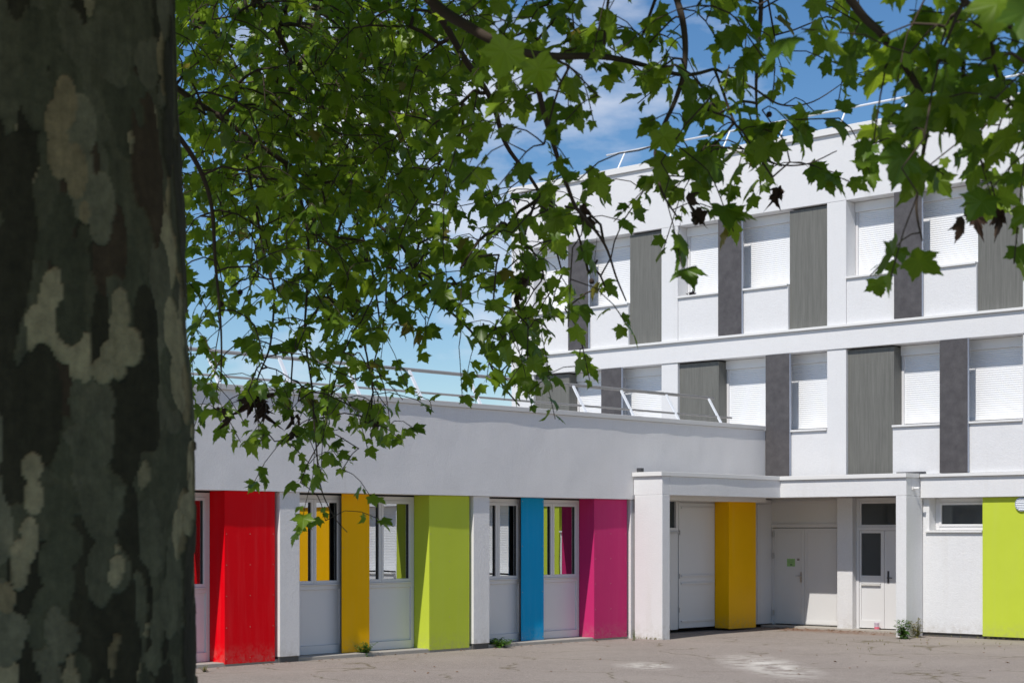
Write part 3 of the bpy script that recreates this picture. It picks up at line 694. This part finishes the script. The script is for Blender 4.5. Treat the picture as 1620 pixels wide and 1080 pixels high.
weed(1003, 1012, 0.24, 0.16, 5, 'thin upright weed at the left canopy pillar', 0.9, seed=3)
weed(1427, 1009, 0.37, 0.40, 16, 'tall green weed in front of the right canopy pillar', 0.75, seed=4, lw=0.42)
weed(1451, 1007, 0.38, 0.42, 12, 'straggly yellowish weed close to the plinth, right of the tall green weed', 0.6, True, seed=5)
weed(324, 1061, 0.09, 0.2, 9, 'small pale tuft of weed near the tree trunk and red box', 0.3, True, seed=6)
tufts = MB(); tt = []
rnd = random.Random(9)
for i in range(150):
    if i < 70: p = Vector((3.9 + rnd.random() * 3.0, 0.04 + rnd.gauss(0, 0.03), GZ))
    elif i < 105: p = Vector((rnd.uniform(0.05, 0.75), CYC - 0.03 + rnd.gauss(0, 0.02), GZ))
    else:
        c = on_ground(rnd.choice([1385, 1400, 1415, 1470, 1575, 1340]), rnd.choice([1018, 1013, 1020, 1028])); p = c + Vector((rnd.gauss(0, 0.35), rnd.gauss(0, 0.1), 0))
    for k in range(4):
        a = rnd.uniform(0, 6.28); ln = rnd.uniform(0.02, 0.07); d = Vector((math.cos(a) * 0.5, math.sin(a) * 0.5, 0.8)) * ln; s_ = Vector((-math.sin(a), math.cos(a), 0)) * 0.004
        i0 = len(tufts.v); tufts.v += [tuple(p - s_), tuple(p + s_), tuple(p + d)]; tufts.f.append((i0, i0 + 1, i0 + 2)); tt.append(rnd.uniform(0.2, 1))
o = tufts.build('grass_tufts', M['weed_dry']); set_tint(o.data, tt); o['kind'] = 'stuff'; tag(o, 'tiny dry grass tufts in cracks and along the wall foot', 'grass')

lit = MB(); rl = random.Random(4)
for i in range(260):
    if i < 170: p = Vector((rl.uniform(-0.4, 3.4), 0.50 - abs(rl.gauss(0, 0.42)), GZ + 0.012))
    elif i < 215: p = Vector((0.06 + abs(rl.gauss(0, 0.15)), rl.uniform(-15, -4.8), GZ + 0.012))
    else: p = on_ground(rl.uniform(330, 1600), rl.uniform(1015, 1078)) + Vector((0, 0, 0.012))
    a = rl.uniform(0, 6.28); s_ = rl.uniform(0.012, 0.04); d = Vector((math.cos(a), math.sin(a), rl.uniform(-0.1, 0.3))) * s_; e = Vector((-math.sin(a), math.cos(a), rl.uniform(-0.2, 0.3))) * s_ * 0.6
    i0 = len(lit.v); lit.v += [tuple(p - d), tuple(p + e), tuple(p + d), tuple(p - e), tuple(p + Vector((0, 0, s_ * 0.3)))]; lit.f += [(i0, i0 + 1, i0 + 4), (i0 + 1, i0 + 2, i0 + 4), (i0 + 2, i0 + 3, i0 + 4), (i0 + 3, i0, i0 + 4)]
o = lit.build('leaf_litter', mat('litter_brown', (0.17, 0.09, 0.045), 0.9)[0]); o['kind'] = 'stuff'; tag(o, 'scattered dry brown leaf bits on the yard and by the doors', 'leaf litter')

# ------------------------------------------------------------------ plane tree
def bark():
    m, t, b = mat('plane_bark', (0.1, 0.1, 0.08), 0.85, spec=0.2)
    at_ = t.nodes.new('ShaderNodeAttribute'); at_.attribute_name = 'bark_tone'
    fine = nz(t, 26, 6, 0.7); stretch = nz(t, 1.0, 5, 0.65, mapscale=(22, 22, 5))
    col = mixc(t, 0.6, at_.outputs['Color'], ramp(t, fine, [(0.3, (0.35, 0.35, 0.35)), (0.68, (1.15, 1.12, 1.05))]), 'MULTIPLY')
    col = mixc(t, 0.5, col, ramp(t, stretch, [(0.3, (0.45, 0.45, 0.42)), (0.65, (1.1, 1.1, 1.08))]), 'MULTIPLY')
    t.links.new(col, b.inputs['Base Color'])
    bump(t, b, fine, 0.5, 0.012); bump(t, b, stretch, 0.3, 0.012)
    return m
M['bark'] = bark()
M['twig'] = mat('twig_bark', (0.075, 0.058, 0.045), 0.85, spec=0.2)[0]
M['leaf'] = leafmat('plane_leaf', (0.085, 0.175, 0.014), (0.215, 0.335, 0.022), 0.5, 0.38)
M['dead'] = mat('dead_leaf', (0.055, 0.03, 0.018), 0.85)[0]
M['ball'] = mat('seed_ball', (0.045, 0.028, 0.02), 0.95)[0]

TC = at(48, 842, 5.0)
TREE = thing('plane_tree', 'large plane tree with mottled bark and leafy hanging boughs in the foreground', 'tree', (TC.x, TC.y, GZ))
zt = 4.6
zs = np.concatenate([np.linspace(GZ - 0.2, 1.25, 40, endpoint=False), np.linspace(1.25, 3.8, 520, endpoint=False), np.linspace(3.8, zt, 30)])
seg = 420; th = np.arange(seg) * 2 * math.pi / seg
TH, ZZ = np.meshgrid(th, zs); tone = np.zeros(TH.shape + (3,)); lift = np.zeros(TH.shape)
tone[:] = (0.105, 0.105, 0.066)
KINDS = [((0.045, 0.042, 0.026), 0.006), ((0.085, 0.088, 0.055), 0.002), ((0.13, 0.13, 0.085), 0.0), ((0.17, 0.165, 0.11), -0.002), ((0.36, 0.32, 0.20), -0.006), ((0.29, 0.24, 0.14), -0.005), ((0.075, 0.055, 0.035), 0.007)]
rb = random.Random(21)
for i in range(520):
    k = rb.choices(range(7), (20, 22, 20, 12, 13, 5, 4))[0] if i < 380 else rb.choices(range(7), (30, 6, 6, 12, 34, 10, 6))[0]
    t0 = rb.uniform(0, 6.2832); z0 = rb.uniform(0.9, 4.1); big_ = rb.uniform(0.7, 1.9) if i < 380 else rb.uniform(0.35, 1.5)
    c_, l_ = KINDS[k]; jit = rb.uniform(0.82, 1.18); x_, z_ = 0.0, 0.0
    for e in range(rb.randint(6, 15)):
        rx = 0.026 * big_ * rb.uniform(0.4, 1.3); rz = rx * (rb.uniform(1.0, 2.4) if k not in (0, 6) else rb.uniform(2.0, 4.2))
        dx = (TH - t0 + math.pi) % (2 * math.pi) - math.pi
        q = ((dx * 0.46 - x_) / rx) ** 2 + ((ZZ - z0 - z_) / rz) ** 2 < 1.0
        tone[q] = np.array(c_) * jit; lift[q] = l_ + 0.001 * rb.uniform(-1, 1)
        x_ += rb.gauss(0, 0.7) * rx; z_ += rb.gauss(-0.3, 1.0) * rz
tr = MB()
for k, z in enumerate(zs):
    rad = np.interp(z, [-0.3, 0.0, 0.5, 1.0, 1.56, 2.4, 3.5, 4.2, 4.6], [0.76, 0.70, 0.57, 0.515, 0.48, 0.462, 0.412, 0.42, 0.38])
    for j in range(seg):
        dx_, dy_ = math.cos(th[j]), math.sin(th[j])
        rr = rad * (1 + 0.04 * mnoise.noise(Vector((dx_ * 1.1, dy_ * 1.1, z * 0.8))) + 0.022 * mnoise.noise(Vector((dx_ * 3.2, dy_ * 3.2, z * 2.4)))) + lift[k, j] + 0.05 * math.cos(3 * th[j] + 0.6) * max(0, 0.7 - z)
        tr.v.append((TC.x + dx_ * rr, TC.y + dy_ * rr, z))
for k in range(len(zs) - 1):
    for j in range(seg): tr.f.append((k * seg + j, k * seg + (j + 1) % seg, (k + 1) * seg + (j + 1) % seg, (k + 1) * seg + j))
tr.f.append(tuple((len(zs) - 1) * seg + j for j in range(seg)))
trunk = tr.build('trunk', M['bark'], TREE, smooth=True)
at_c = trunk.data.attributes.new('bark_tone', 'FLOAT_COLOR', 'POINT'); at_c.data.foreach_set('color', np.concatenate([tone, np.ones(TH.shape + (1,))], axis=2).astype(np.float32).ravel())

# limbs: real positions, listed as (image column, image row, distance from the camera)
LIMBS = [
    ([(520, -260, 5.6), (600, -120, 6.2), (680, 3, 6.3), (745, 46, 6.2), (800, 74, 6.2), (848, 88, 6.2), (930, 81, 6.4), (1000, 95, 6.7), (1075, 112, 6.8), (1130, 108, 6.9)], 0.021, 0.006),
    ([(848, 90, 6.2), (856, 140, 6.3), (870, 195, 6.4), (888, 255, 6.5), (906, 305, 6.6), (928, 350, 6.9), (955, 394, 7.1), (971, 441, 7.2), (988, 480, 7.3)], 0.012, 0.003),
    ([(560, -200, 7.0), (640, -60, 8.0), (695, 27, 8.2), (735, 95, 8.3), (778, 159, 8.5), (802, 226, 8.6), (845, 293, 8.8), (875, 345, 9.0), (890, 430, 9.2)], 0.018, 0.004),
    ([(120, -260, 7.0), (230, -90, 9.0), (310, 15, 10.0), (350, 65, 10.3), (420, 90, 10.5), (500, 125, 10.8), (570, 180, 11.2)], 0.018, 0.005),
    ([(330, -160, 8.5), (400, -20, 9.4), (425, 25, 9.6), (455, 85, 9.8), (500, 160, 10.2), (560, 230, 10.6)], 0.018, 0.005),
    ([(90, -150, 6.5), (200, 60, 8.2), (290, 150, 9.2), (345, 185, 9.5), (385, 212, 9.6), (469, 266, 9.8), (518, 293, 10.0), (564, 327, 10.2), (604, 360, 10.3), (666, 435, 10.0), (694, 476, 9.8), (726, 504, 9.6), (757, 539, 9.5), (790, 600, 9.4), (822, 640, 9.4)], 0.017, 0.004),
    ([(150, -60, 7.0), (250, 160, 8.2), (305, 250, 8.6), (332, 330, 8.7), (345, 430, 8.8), (350, 520, 8.8), (346, 600, 8.8)], 0.013, 0.003),
    ([(385, 212, 9.6), (402, 300, 9.9), (415, 400, 10.0), (432, 470, 10.0), (428, 545, 9.9), (408, 600, 9.8), (404, 660, 9.8), (432, 700, 9.8)], 0.010, 0.003),
    ([(455, 262, 9.8), (480, 330, 9.9), (484, 400, 9.9), (485, 480, 9.9), (484, 540, 9.8), (495, 620, 9.7), (497, 700, 9.6), (505, 770, 9.6), (528, 815, 9.6), (550, 838, 9.6)], 0.010, 0.002),
    ([(560, 325, 10.2), (590, 430, 10.0), (600, 520, 9.9), (585, 600, 9.8), (620, 655, 9.8)], 0.008, 0.002),
    ([(900, -260, 5.8), (1040, -60, 6.6), (1072, 10, 6.6), (1078, 90, 6.6), (1068, 150, 6.6), (1040, 230, 6.6), (1048, 300, 6.6), (1072, 345, 6.6)], 0.013, 0.003),
    ([(1060, -260, 5.9), (1190, -70, 6.7), (1200, 0, 6.8), (1196, 90, 6.8), (1196, 150, 6.8), (1202, 225, 6.8)], 0.010, 0.003),
    ([(1130, 108, 6.9), (1190, 140, 6.9), (1235, 170, 7.0), (1280, 165, 7.1), (1335, 135, 7.2)], 0.006, 0.002),
    ([(1130, 110, 6.9), (1160, 190, 6.8), (1210, 250, 6.8), (1270, 262, 6.8), (1322, 240, 6.8)], 0.006, 0.002),
    ([(1000, -420, 4.4), (1250, -170, 5.0), (1343, 0, 5.2), (1390, 52, 5.2), (1433, 110, 5.3), (1455, 150, 5.3), (1466, 195, 5.3), (1460, 250, 5.3), (1453, 330, 5.3), (1462, 385, 5.3)], 0.014, 0.0025),
    ([(1180, -420, 4.2), (1430, -110, 4.7), (1522, 5, 4.9), (1570, 38, 4.9), (1622, 62, 4.9), (1700, 95, 5.0)], 0.010, 0.004),
    ([(1468, 203, 5.3), (1510, 213, 5.3), (1535, 235, 5.3), (1568, 295, 5.4), (1580, 345, 5.4)], 0.006, 0.002),
    ([(1560, 33, 4.9), (1567, 100, 5.0), (1580, 150, 5.1), (1610, 200, 5.2), (1640, 260, 5.2)], 0.006, 0.002),
]
nodes = []; par = []; fixed_r = []
def smooth_path(P, sub=6):
    out_ = []
    for i in range(len(P) - 1):
        p0, p1, p2, p3 = P[max(i - 1, 0)], P[i], P[i + 1], P[min(i + 2, len(P) - 1)]
        for k in range(sub):
            t = k / sub; out_.append(0.5 * ((2 * p1) + (p2 - p0) * t + (2 * p0 - 5 * p1 + 4 * p2 - p3) * t * t + (3 * p1 - p0 - 3 * p2 + p3) * t ** 3))
    out_.append(P[-1]); return out_
CROTCH = Vector((TC.x, TC.y, 4.35))
for (pp, r0, r1) in LIMBS:
    P = [at(*q) for q in pp]
    if pp[0][1] < -30 or pp[0][0] < 200:
        s = CROTCH; mid = s.lerp(P[0], 0.5) + Vector((0, 0, 0.45)); P = [s, mid] + P
        rads0 = [0.12, 0.07] + list(np.linspace(max(r0 * 1.5, 0.03), r0, 2)); rads0 += list(np.linspace(r0, r1, len(P) - 4))
    else: rads0 = list(np.linspace(r0, r1, len(P)))
    Q = smooth_path(P); R_ = np.interp(np.linspace(0, len(P) - 1, len(Q)), range(len(P)), rads0)
    for i in range(len(Q)):
        Q[i] = Q[i] + Vector((mnoise.noise(Q[i] * 2.2), mnoise.noise(Q[i] * 2.2 + Vector((9, 0, 0))), mnoise.noise(Q[i] * 2.2 + Vector((0, 9, 0))))) * 0.03
    MB().tube(Q, list(R_), 8).build('branch', M['twig'], TREE, smooth=True)
    for q in Q[(12 if pp[0][1] < -30 or pp[0][0] < 200 else 0):]:
        nodes.append(tuple(q)); par.append(-1)

# how leafy each 60 px patch of the view is (0 bare .. 9 closed), top row first
DENS = ["98999999868778746746988",
        "87899999847777414479977",
        "88999998757256641448999",
        "78999886545155875248799",
        "78988886544256875125478",
        "78888876786347421004232",
        "68888777786302000016100",
        "56678776563300000000000",
        "54578755774200000000000",
        "64567404775000000000000",
        "56786630450000000000000",
        "03475400000000000000000",
        "00162000000000000000000",
        "00033000000000000000000"]
def depth_at(px, py):
    if px < 700: return random.uniform(8.6, 12.8) if py < 420 else random.uniform(8.8, 10.6)
    if px < 1000:
        if py > 280: return random.uniform(8.2, 9.8) if px < 900 else random.uniform(6.8, 8.2)
        return random.uniform(8.0, 9.6) if px < 760 else random.uniform(6.0, 7.4)
    if px < 1365: return random.uniform(6.2, 7.3)
    return random.uniform(4.8, 5.7)
clusters = []; csize = []
for r, row in enumerate(DENS):
    for c, ch in enumerate(row):
        d = int(ch)
        if d == 0: continue
        cov = {1: .10, 2: .18, 3: .27, 4: .38, 5: .50, 6: .62, 7: .75, 8: .87, 9: .95}[d]
        dm = np.mean([depth_at(280 + c * 60 + 30, r * 60 + 30) for _ in range(6)])
        area = 0.0052 * (F / dm) ** 2 * (0.40 if c < 7 else 0.45 if c < 12 else 0.50)
        Nn = -math.log(1 - cov) * 3600 / area * (1.5 if (c < 6 and r < 6) else 1.15)
        ncl = Nn / 4.2; ncl = int(ncl) + (random.random() < ncl - int(ncl))
        for _ in range(ncl):
            px = 280 + c * 60 + random.uniform(0, 60); py = r * 60 + random.uniform(-4, 58) - 0.055 * F / dm
            clusters.append((px, py, depth_at(px, py))); csize.append(0.635 if c < 7 else 0.67 if c < 12 else 0.71)
pos = [at(*c) for c in clusters]
nd = np.array(nodes)
order = sorted(range(len(pos)), key=lambda i: np.min(np.linalg.norm(nd - np.array(pos[i]), axis=1)))
LV = []                                       # leaves: (base point, direction, normal, scale)
desc = [0] * len(nodes)
segs = []
arr = np.zeros((len(nodes) + 5 * len(pos) + 10, 3)); cnt = len(nodes); arr[:cnt] = nd
for i in order:
    c = np.array(pos[i]); dl_ = arr[:cnt] - c
    cost = np.linalg.norm(dl_ * np.array([1, 1, 1.0]), axis=1) + 0.55 * np.maximum(0, -dl_[:, 2])
    j = int(np.argmin(cost)); a = Vector(arr[j]); b = Vector(pos[i]); Ln = (b - a).length
    prev = j; nseg = 3 if Ln > 0.25 else 2
    for k in range(1, nseg + 1):
        t = k / nseg; q = a.lerp(b, t) + Vector((0, 0, 0.10 * Ln * math.sin(math.pi * t)))
        if k < nseg: q += Vector((random.gauss(0, 1), random.gauss(0, 1), random.gauss(0, 1))) * 0.05 * Ln
        nodes.append(tuple(q)); par.append(prev); desc.append(0); arr[cnt] = q; prev = cnt; cnt += 1
    dirv = (b - Vector(nodes[par[prev]])).normalized(); dirv = (dirv + Vector((0, 0, -0.35))).normalized()
    nl = random.choice((3, 4, 4, 5, 5)); Lt = random.uniform(0.10, 0.22); p0 = Vector(nodes[prev])
    tip = p0 + dirv * Lt; nodes.append(tuple(tip)); par.append(prev); desc.append(0); arr[cnt] = tip; prev = cnt; cnt += 1
    k = prev
    while k != -1: desc[k] += 1; k = par[k]
    for l in range(nl):
        q = p0.lerp(tip, (l + 0.3) / nl); ang = random.uniform(0, 6.28)
        s = random.choice((0.42, 0.6, 0.75, 0.9, 1, 1.1, 1.25, 1.35)) * 0.098 * csize[i] * random.uniform(0.85, 1.15)
        bd = Vector((math.cos(ang), math.sin(ang), random.uniform(-1.5, 0.25))) + dirv * 0.6; bd.normalize()
        up = Vector((random.gauss(0, 0.55), random.gauss(0, 0.55), 1.0)); nrm = up - bd * up.dot(bd)
        if nrm.length < 0.15: nrm = bd.orthogonal()
        nrm.normalize(); LV.append((q, bd, nrm, s))
tw = MB()
for k in range(len(nodes)):
    if par[k] < 0: continue
    r1 = 0.0016 * math.sqrt(max(desc[k], 1)) + 0.0006; pk = par[k]
    r0 = min(r1 * 1.25, 0.0016 * math.sqrt(max(desc[pk], 1)) + 0.0006) if par[pk] >= 0 else r1 * 1.2
    tw.tube([nodes[pk], nodes[k]], [max(r0, r1), r1], 5, cap=False)
o = tw.build('twigs', M['twig'], TREE, smooth=True); o['kind'] = 'stuff'

# leaf shape: five toothed lobes, folded along the veins, on a thin stalk
HALF = [(0.20, -0.10), (0.34, -0.09), (0.52, -0.06), (0.44, 0.06), (0.47, 0.13), (0.47, 0.21), (0.57, 0.28), (0.60, 0.38), (0.76, 0.53), (0.56, 0.53), (0.46, 0.60), (0.36, 0.58), (0.30, 0.57), (0.34, 0.70), (0.25, 0.78), (0.20, 0.92), (0.09, 0.97)]
def leaf_template(curl, fold, twist):
    ptsl = [(0, 0)] + HALF + [(0, 1.18)] + [(-x * 0.96, y * 1.01 + 0.01) for (x, y) in reversed(HALF)]
    ctr = (0.0, 0.30); V = []
    def lift(x, y):
        r2 = x * x + (y - 0.2) ** 2
        return -curl * r2 + fold * abs(x) + twist * x * (y - 0.3) + 0.02 * math.sin(9 * x + 5 * y)
    V.append((ctr[0], ctr[1], lift(*ctr)))
    for (x, y) in ptsl: V.append((x, y, lift(x, y)))
    n = len(ptsl); Fc = [(0, 1 + i, 1 + (i + 1) % n) for i in range(n)]
    b = len(V); V += [(-0.014, 0.0, 0), (0.014, 0.0, 0), (0.011, -0.42, 0.06), (-0.011, -0.42, 0.06)]; Fc += [(b, b + 1, b + 2), (b, b + 2, b + 3)]
    V = [(x, y + 0.42, z) for (x, y, z) in V]
    return V, Fc
TEMPL = [leaf_template(*a) for a in ((0.28, 0.12, 0.2), (0.45, 0.05, -0.3), (0.12, 0.22, 0.1), (0.6, 0.15, 0.35), (0.2, -0.1, -0.15))]
def leaf_matrix(q, bd, nrm, s):
    xa = bd.cross(nrm).normalized()
    m = Matrix((xa, bd, nrm)).transposed().to_4x4()
    return Matrix.Translation(q) @ m @ Matrix.Diagonal((s, s, s, 1))
vis = []
for i, (q, bd, nrm, s) in enumerate(LV):
    X, Y, D = project(q + bd * s * 0.9)
    inside = (295 < X < 1615 and 5 < Y < 1075)
    facing = abs((Vector((CAM[0], CAM[1], H)) - q).normalized().dot(nrm))
    vis.append(((s / D) * (0.35 + facing) if inside else 0.0, i))
vis.sort(reverse=True); big = set(i for _, i in vis[:300])
# two more very close leaves at the upper right corner
tmesh = []
for k, (V, Fc) in enumerate(TEMPL):
    for v_ in range(3):
        me = bpy.data.meshes.new('leaf'); me.from_pydata(V, [], Fc); me.materials.append(M['leaf']); set_tint(me, [0.08 + 0.38 * v_ + 0.05 * ((f_i * 7) % 3 - 1) for f_i in range(len(Fc))]); me.update(); tmesh.append(me)
leafobj = []
def add_leaf(q, bd, nrm, s):
    o = bpy.data.objects.new('leaf', random.choice(tmesh)); COL.objects.link(o); o.parent = TREE
    m = leaf_matrix(q, bd, nrm, s); o.matrix_local = Matrix.Translation(-TREE.location) @ m
for i in sorted(big): add_leaf(*LV[i])
VV, FF, TT = [], [], []; off = 0
def bake(items, templ, tlo=0.0, thi=0.92):
    global off
    for (q, bd, nrm, s) in items:
        V, Fc = random.choice(templ); Mx = np.array(leaf_matrix(q, bd, nrm, s)); v_ = np.array(V); v_ = v_ @ Mx[:3, :3].T + Mx[:3, 3]
        VV.append(v_); FF.append(np.array(Fc) + off); off += len(V); TT.append(np.full(len(Fc), random.betavariate(1.3, 1.6) * (thi - tlo) + tlo if random.random() > 0.015 else 1.0))
def flush(name):
    global off, VV, FF, TT
    v_ = np.concatenate(VV); f_ = np.concatenate(FF); me = bpy.data.meshes.new(name)
    me.vertices.add(len(v_)); me.vertices.foreach_set('co', v_.astype(np.float32).ravel()); me.loops.add(f_.size); me.loops.foreach_set('vertex_index', f_.astype(np.int32).ravel())
    me.polygons.add(len(f_)); me.polygons.foreach_set('loop_start', np.arange(0, f_.size, 3, dtype=np.int32)); me.update(calc_edges=True); me.validate()
    me.materials.append(M['leaf']); set_tint(me, np.concatenate(TT)); o = link(name, me, TREE); o['kind'] = 'stuff'; off = 0; VV, FF, TT = [], [], []; return o
bake([LV[i] for i in range(len(LV)) if i not in big], TEMPL)
flush('foliage')

# the rest of the crown: overhead and behind the camera, outside the picture
def simple_leaf():
    ptsl = [(0, 0), (0.5, -0.05), (0.42, 0.2), (0.74, 0.52), (0.26, 0.55), (0, 1.15), (-0.26, 0.55), (-0.74, 0.52), (-0.42, 0.2), (-0.5, -0.05)]
    V = [(0, 0.3, 0)] + [(x, y, -0.3 * (x * x + (y - 0.3) ** 2)) for x, y in ptsl]; n = len(ptsl)
    return V, [(0, 1 + i, 1 + (i + 1) % n) for i in range(n)]
items = []; tries = 0; core = CROTCH
crown_c = CAM + FW * 6.0 + RT * (-1.6)
while len(items) < 24000 and tries < 300000:
    tries += 1
    u_ = np.random.default_rng if False else None
    a = random.uniform(0, 6.2832); rr = 8.6 * math.sqrt(random.random()); x = crown_c[0] + rr * math.cos(a); y = crown_c[1] + rr * math.sin(a)
    zmax = 4.6 + 5.6 * math.sqrt(max(0, 1 - (rr / 8.8) ** 2)); z = random.uniform(4.3, max(zmax, 4.5))
    cl_ = mnoise.noise(Vector((x * 0.55, y * 0.55, z * 0.55)))
    pz = (z - 2.6) / 1.27; near = math.hypot(x - (TC.x + 0.19 * pz), y - (TC.y - pz))   # distance to the ray from the trunk to the sun
    if near > 2.2 and cl_ < -0.02: continue
    if near > 2.2 and random.random() < 0.66: continue
    dx = np.array([x, y]) - CAM; d = dx @ FW
    if d > 0.3:
        X = CX + F * (dx @ RT) / d; Y = HZ - F * (z - H) / d
        if Y > -70 and -150 < X < 1760: continue
    elif z < 3.6: continue
    ang = random.uniform(0, 6.28); bd = Vector((math.cos(ang), math.sin(ang), random.uniform(-1.2, 0.2))).normalized()
    up = Vector((random.gauss(0, 0.5), random.gauss(0, 0.5), 1)); nrm = up - bd * up.dot(bd)
    if nrm.length < 0.1: nrm = bd.orthogonal()
    items.append((Vector((x, y, z)), bd, nrm.normalized(), random.uniform(0.12, 0.2)))
bake(items, [simple_leaf()]); flush('upper_foliage')
for i in range(14):                            # upper limbs carrying that foliage
    a = 2 * math.pi * i / 14 + 0.2; R_ = random.uniform(3.5, 6.5)
    e = Vector((crown_c[0] + R_ * math.cos(a), crown_c[1] + R_ * math.sin(a), random.uniform(5.6, 8.0)))
    X, Y, D = project(e)
    P = [CROTCH, CROTCH.lerp(e, 0.35) + Vector((0, 0, 0.9)), CROTCH.lerp(e, 0.7) + Vector((0, 0, 0.7)), e]
    MB().tube(smooth_path(P, 5), list(np.linspace(0.14, 0.02, 16)), 8).build('branch', M['twig'], TREE, smooth=True)

# dry leaves, seed balls hanging on strings
def dry_bunch(px, py, d, n, s):
    c = at(px, py, d); V2, F2 = [], []
    for i in range(n):
        V, Fc = random.choice(TEMPL); bd = Vector((random.gauss(0, 0.35), random.gauss(0, 0.35), -1)).normalized(); nr = bd.orthogonal(); nr.rotate(Matrix.Rotation(random.uniform(0, 6.28), 3, bd))
        Mx = leaf_matrix(c + Vector((random.gauss(0, 0.03), random.gauss(0, 0.03), random.gauss(0, 0.03))), bd, nr, s * random.uniform(0.7, 1.1)); o_ = len(V2)
        V2 += [tuple(Mx @ Vector((v_[0] * 0.55, v_[1], v_[2] * 2.2))) for v_ in V]; F2 += [tuple(o_ + k for k in f_) for f_ in Fc]
    mb = MB(); mb.v = V2; mb.f = F2; mb.build('dry_leaves', M['dead'], TREE)
for a in ((405, 615, 9.8, 9, 0.12), (1112, 300, 6.6, 2, 0.09), (1222, 285, 6.8, 3, 0.07), (1557, 328, 5.4, 4, 0.07), (940, 320, 7.0, 2, 0.07), (598, 655, 9.8, 3, 0.1), (352, 655, 8.8, 2, 0.07), (465, 655, 9.8, 3, 0.09), (822, 440, 8.8, 2, 0.09)): dry_bunch(*a)
def ico(c, r):
    bm = bmesh.new(); bmesh.ops.create_icosphere(bm, subdivisions=2, radius=r, matrix=Matrix.Translation(c))
    for v_ in bm.verts: v_.co += (v_.co - c) * random.uniform(-0.06, 0.06)
    me = bpy.data.meshes.new('seed_ball'); bm.to_mesh(me); bm.free(); me.materials.append(M['ball']); return me
for (px, py, d, r) in ((380, 462, 9.5, 0.016), (350, 481, 9, 0.016), (521, 507, 9.8, 0.014), (525, 512, 9.8, 0.014), (345, 646, 9, 0.010), (451, 643, 9.6, 0.010), (456, 646, 9.6, 0.009), (936, 445, 7.2, 0.012), (1073, 379, 6.5, 0.010), (1217, 181, 6.8, 0.012), (1594, 217, 5.3, 0.010), (1443, 52, 5.2, 0.009), (755, 195, 8.4, 0.008), (570, 540, 9.8, 0.01), (570, 548, 9.8, 0.01)):
    c = at(px, py, d); o = link('seed_ball', ico(c, r), TREE)
    MB().tube([c + Vector((0, 0, r)), c + Vector((0.01, 0.01, r + 0.09)), c + Vector((0.03, 0.0, r + 0.17))], 0.0012, 4).build('string', M['twig'], o)
# two close leaves reaching into the upper right corner
for (px, py, d, s) in ((1588, -45, 3.4, 0.09), (1625, -35, 3.3, 0.085), (812, 40, 5.0, 0.11), (838, 72, 5.0, 0.10)):
    q = at(px, py, d); bd = Vector((random.gauss(0, 0.25), random.gauss(0, 0.25), -1)).normalized(); vw = (Vector((CAM[0], CAM[1], H)) - q).normalized() * -1; nr = (vw - bd * vw.dot(bd)).normalized(); nr = (nr + Vector((0, 0, 0.3))).normalized(); nr = (nr - bd * nr.dot(bd)).normalized()
    add_leaf(q, bd, nr, s)
print('leaves', len(LV), 'twig nodes', len(nodes))
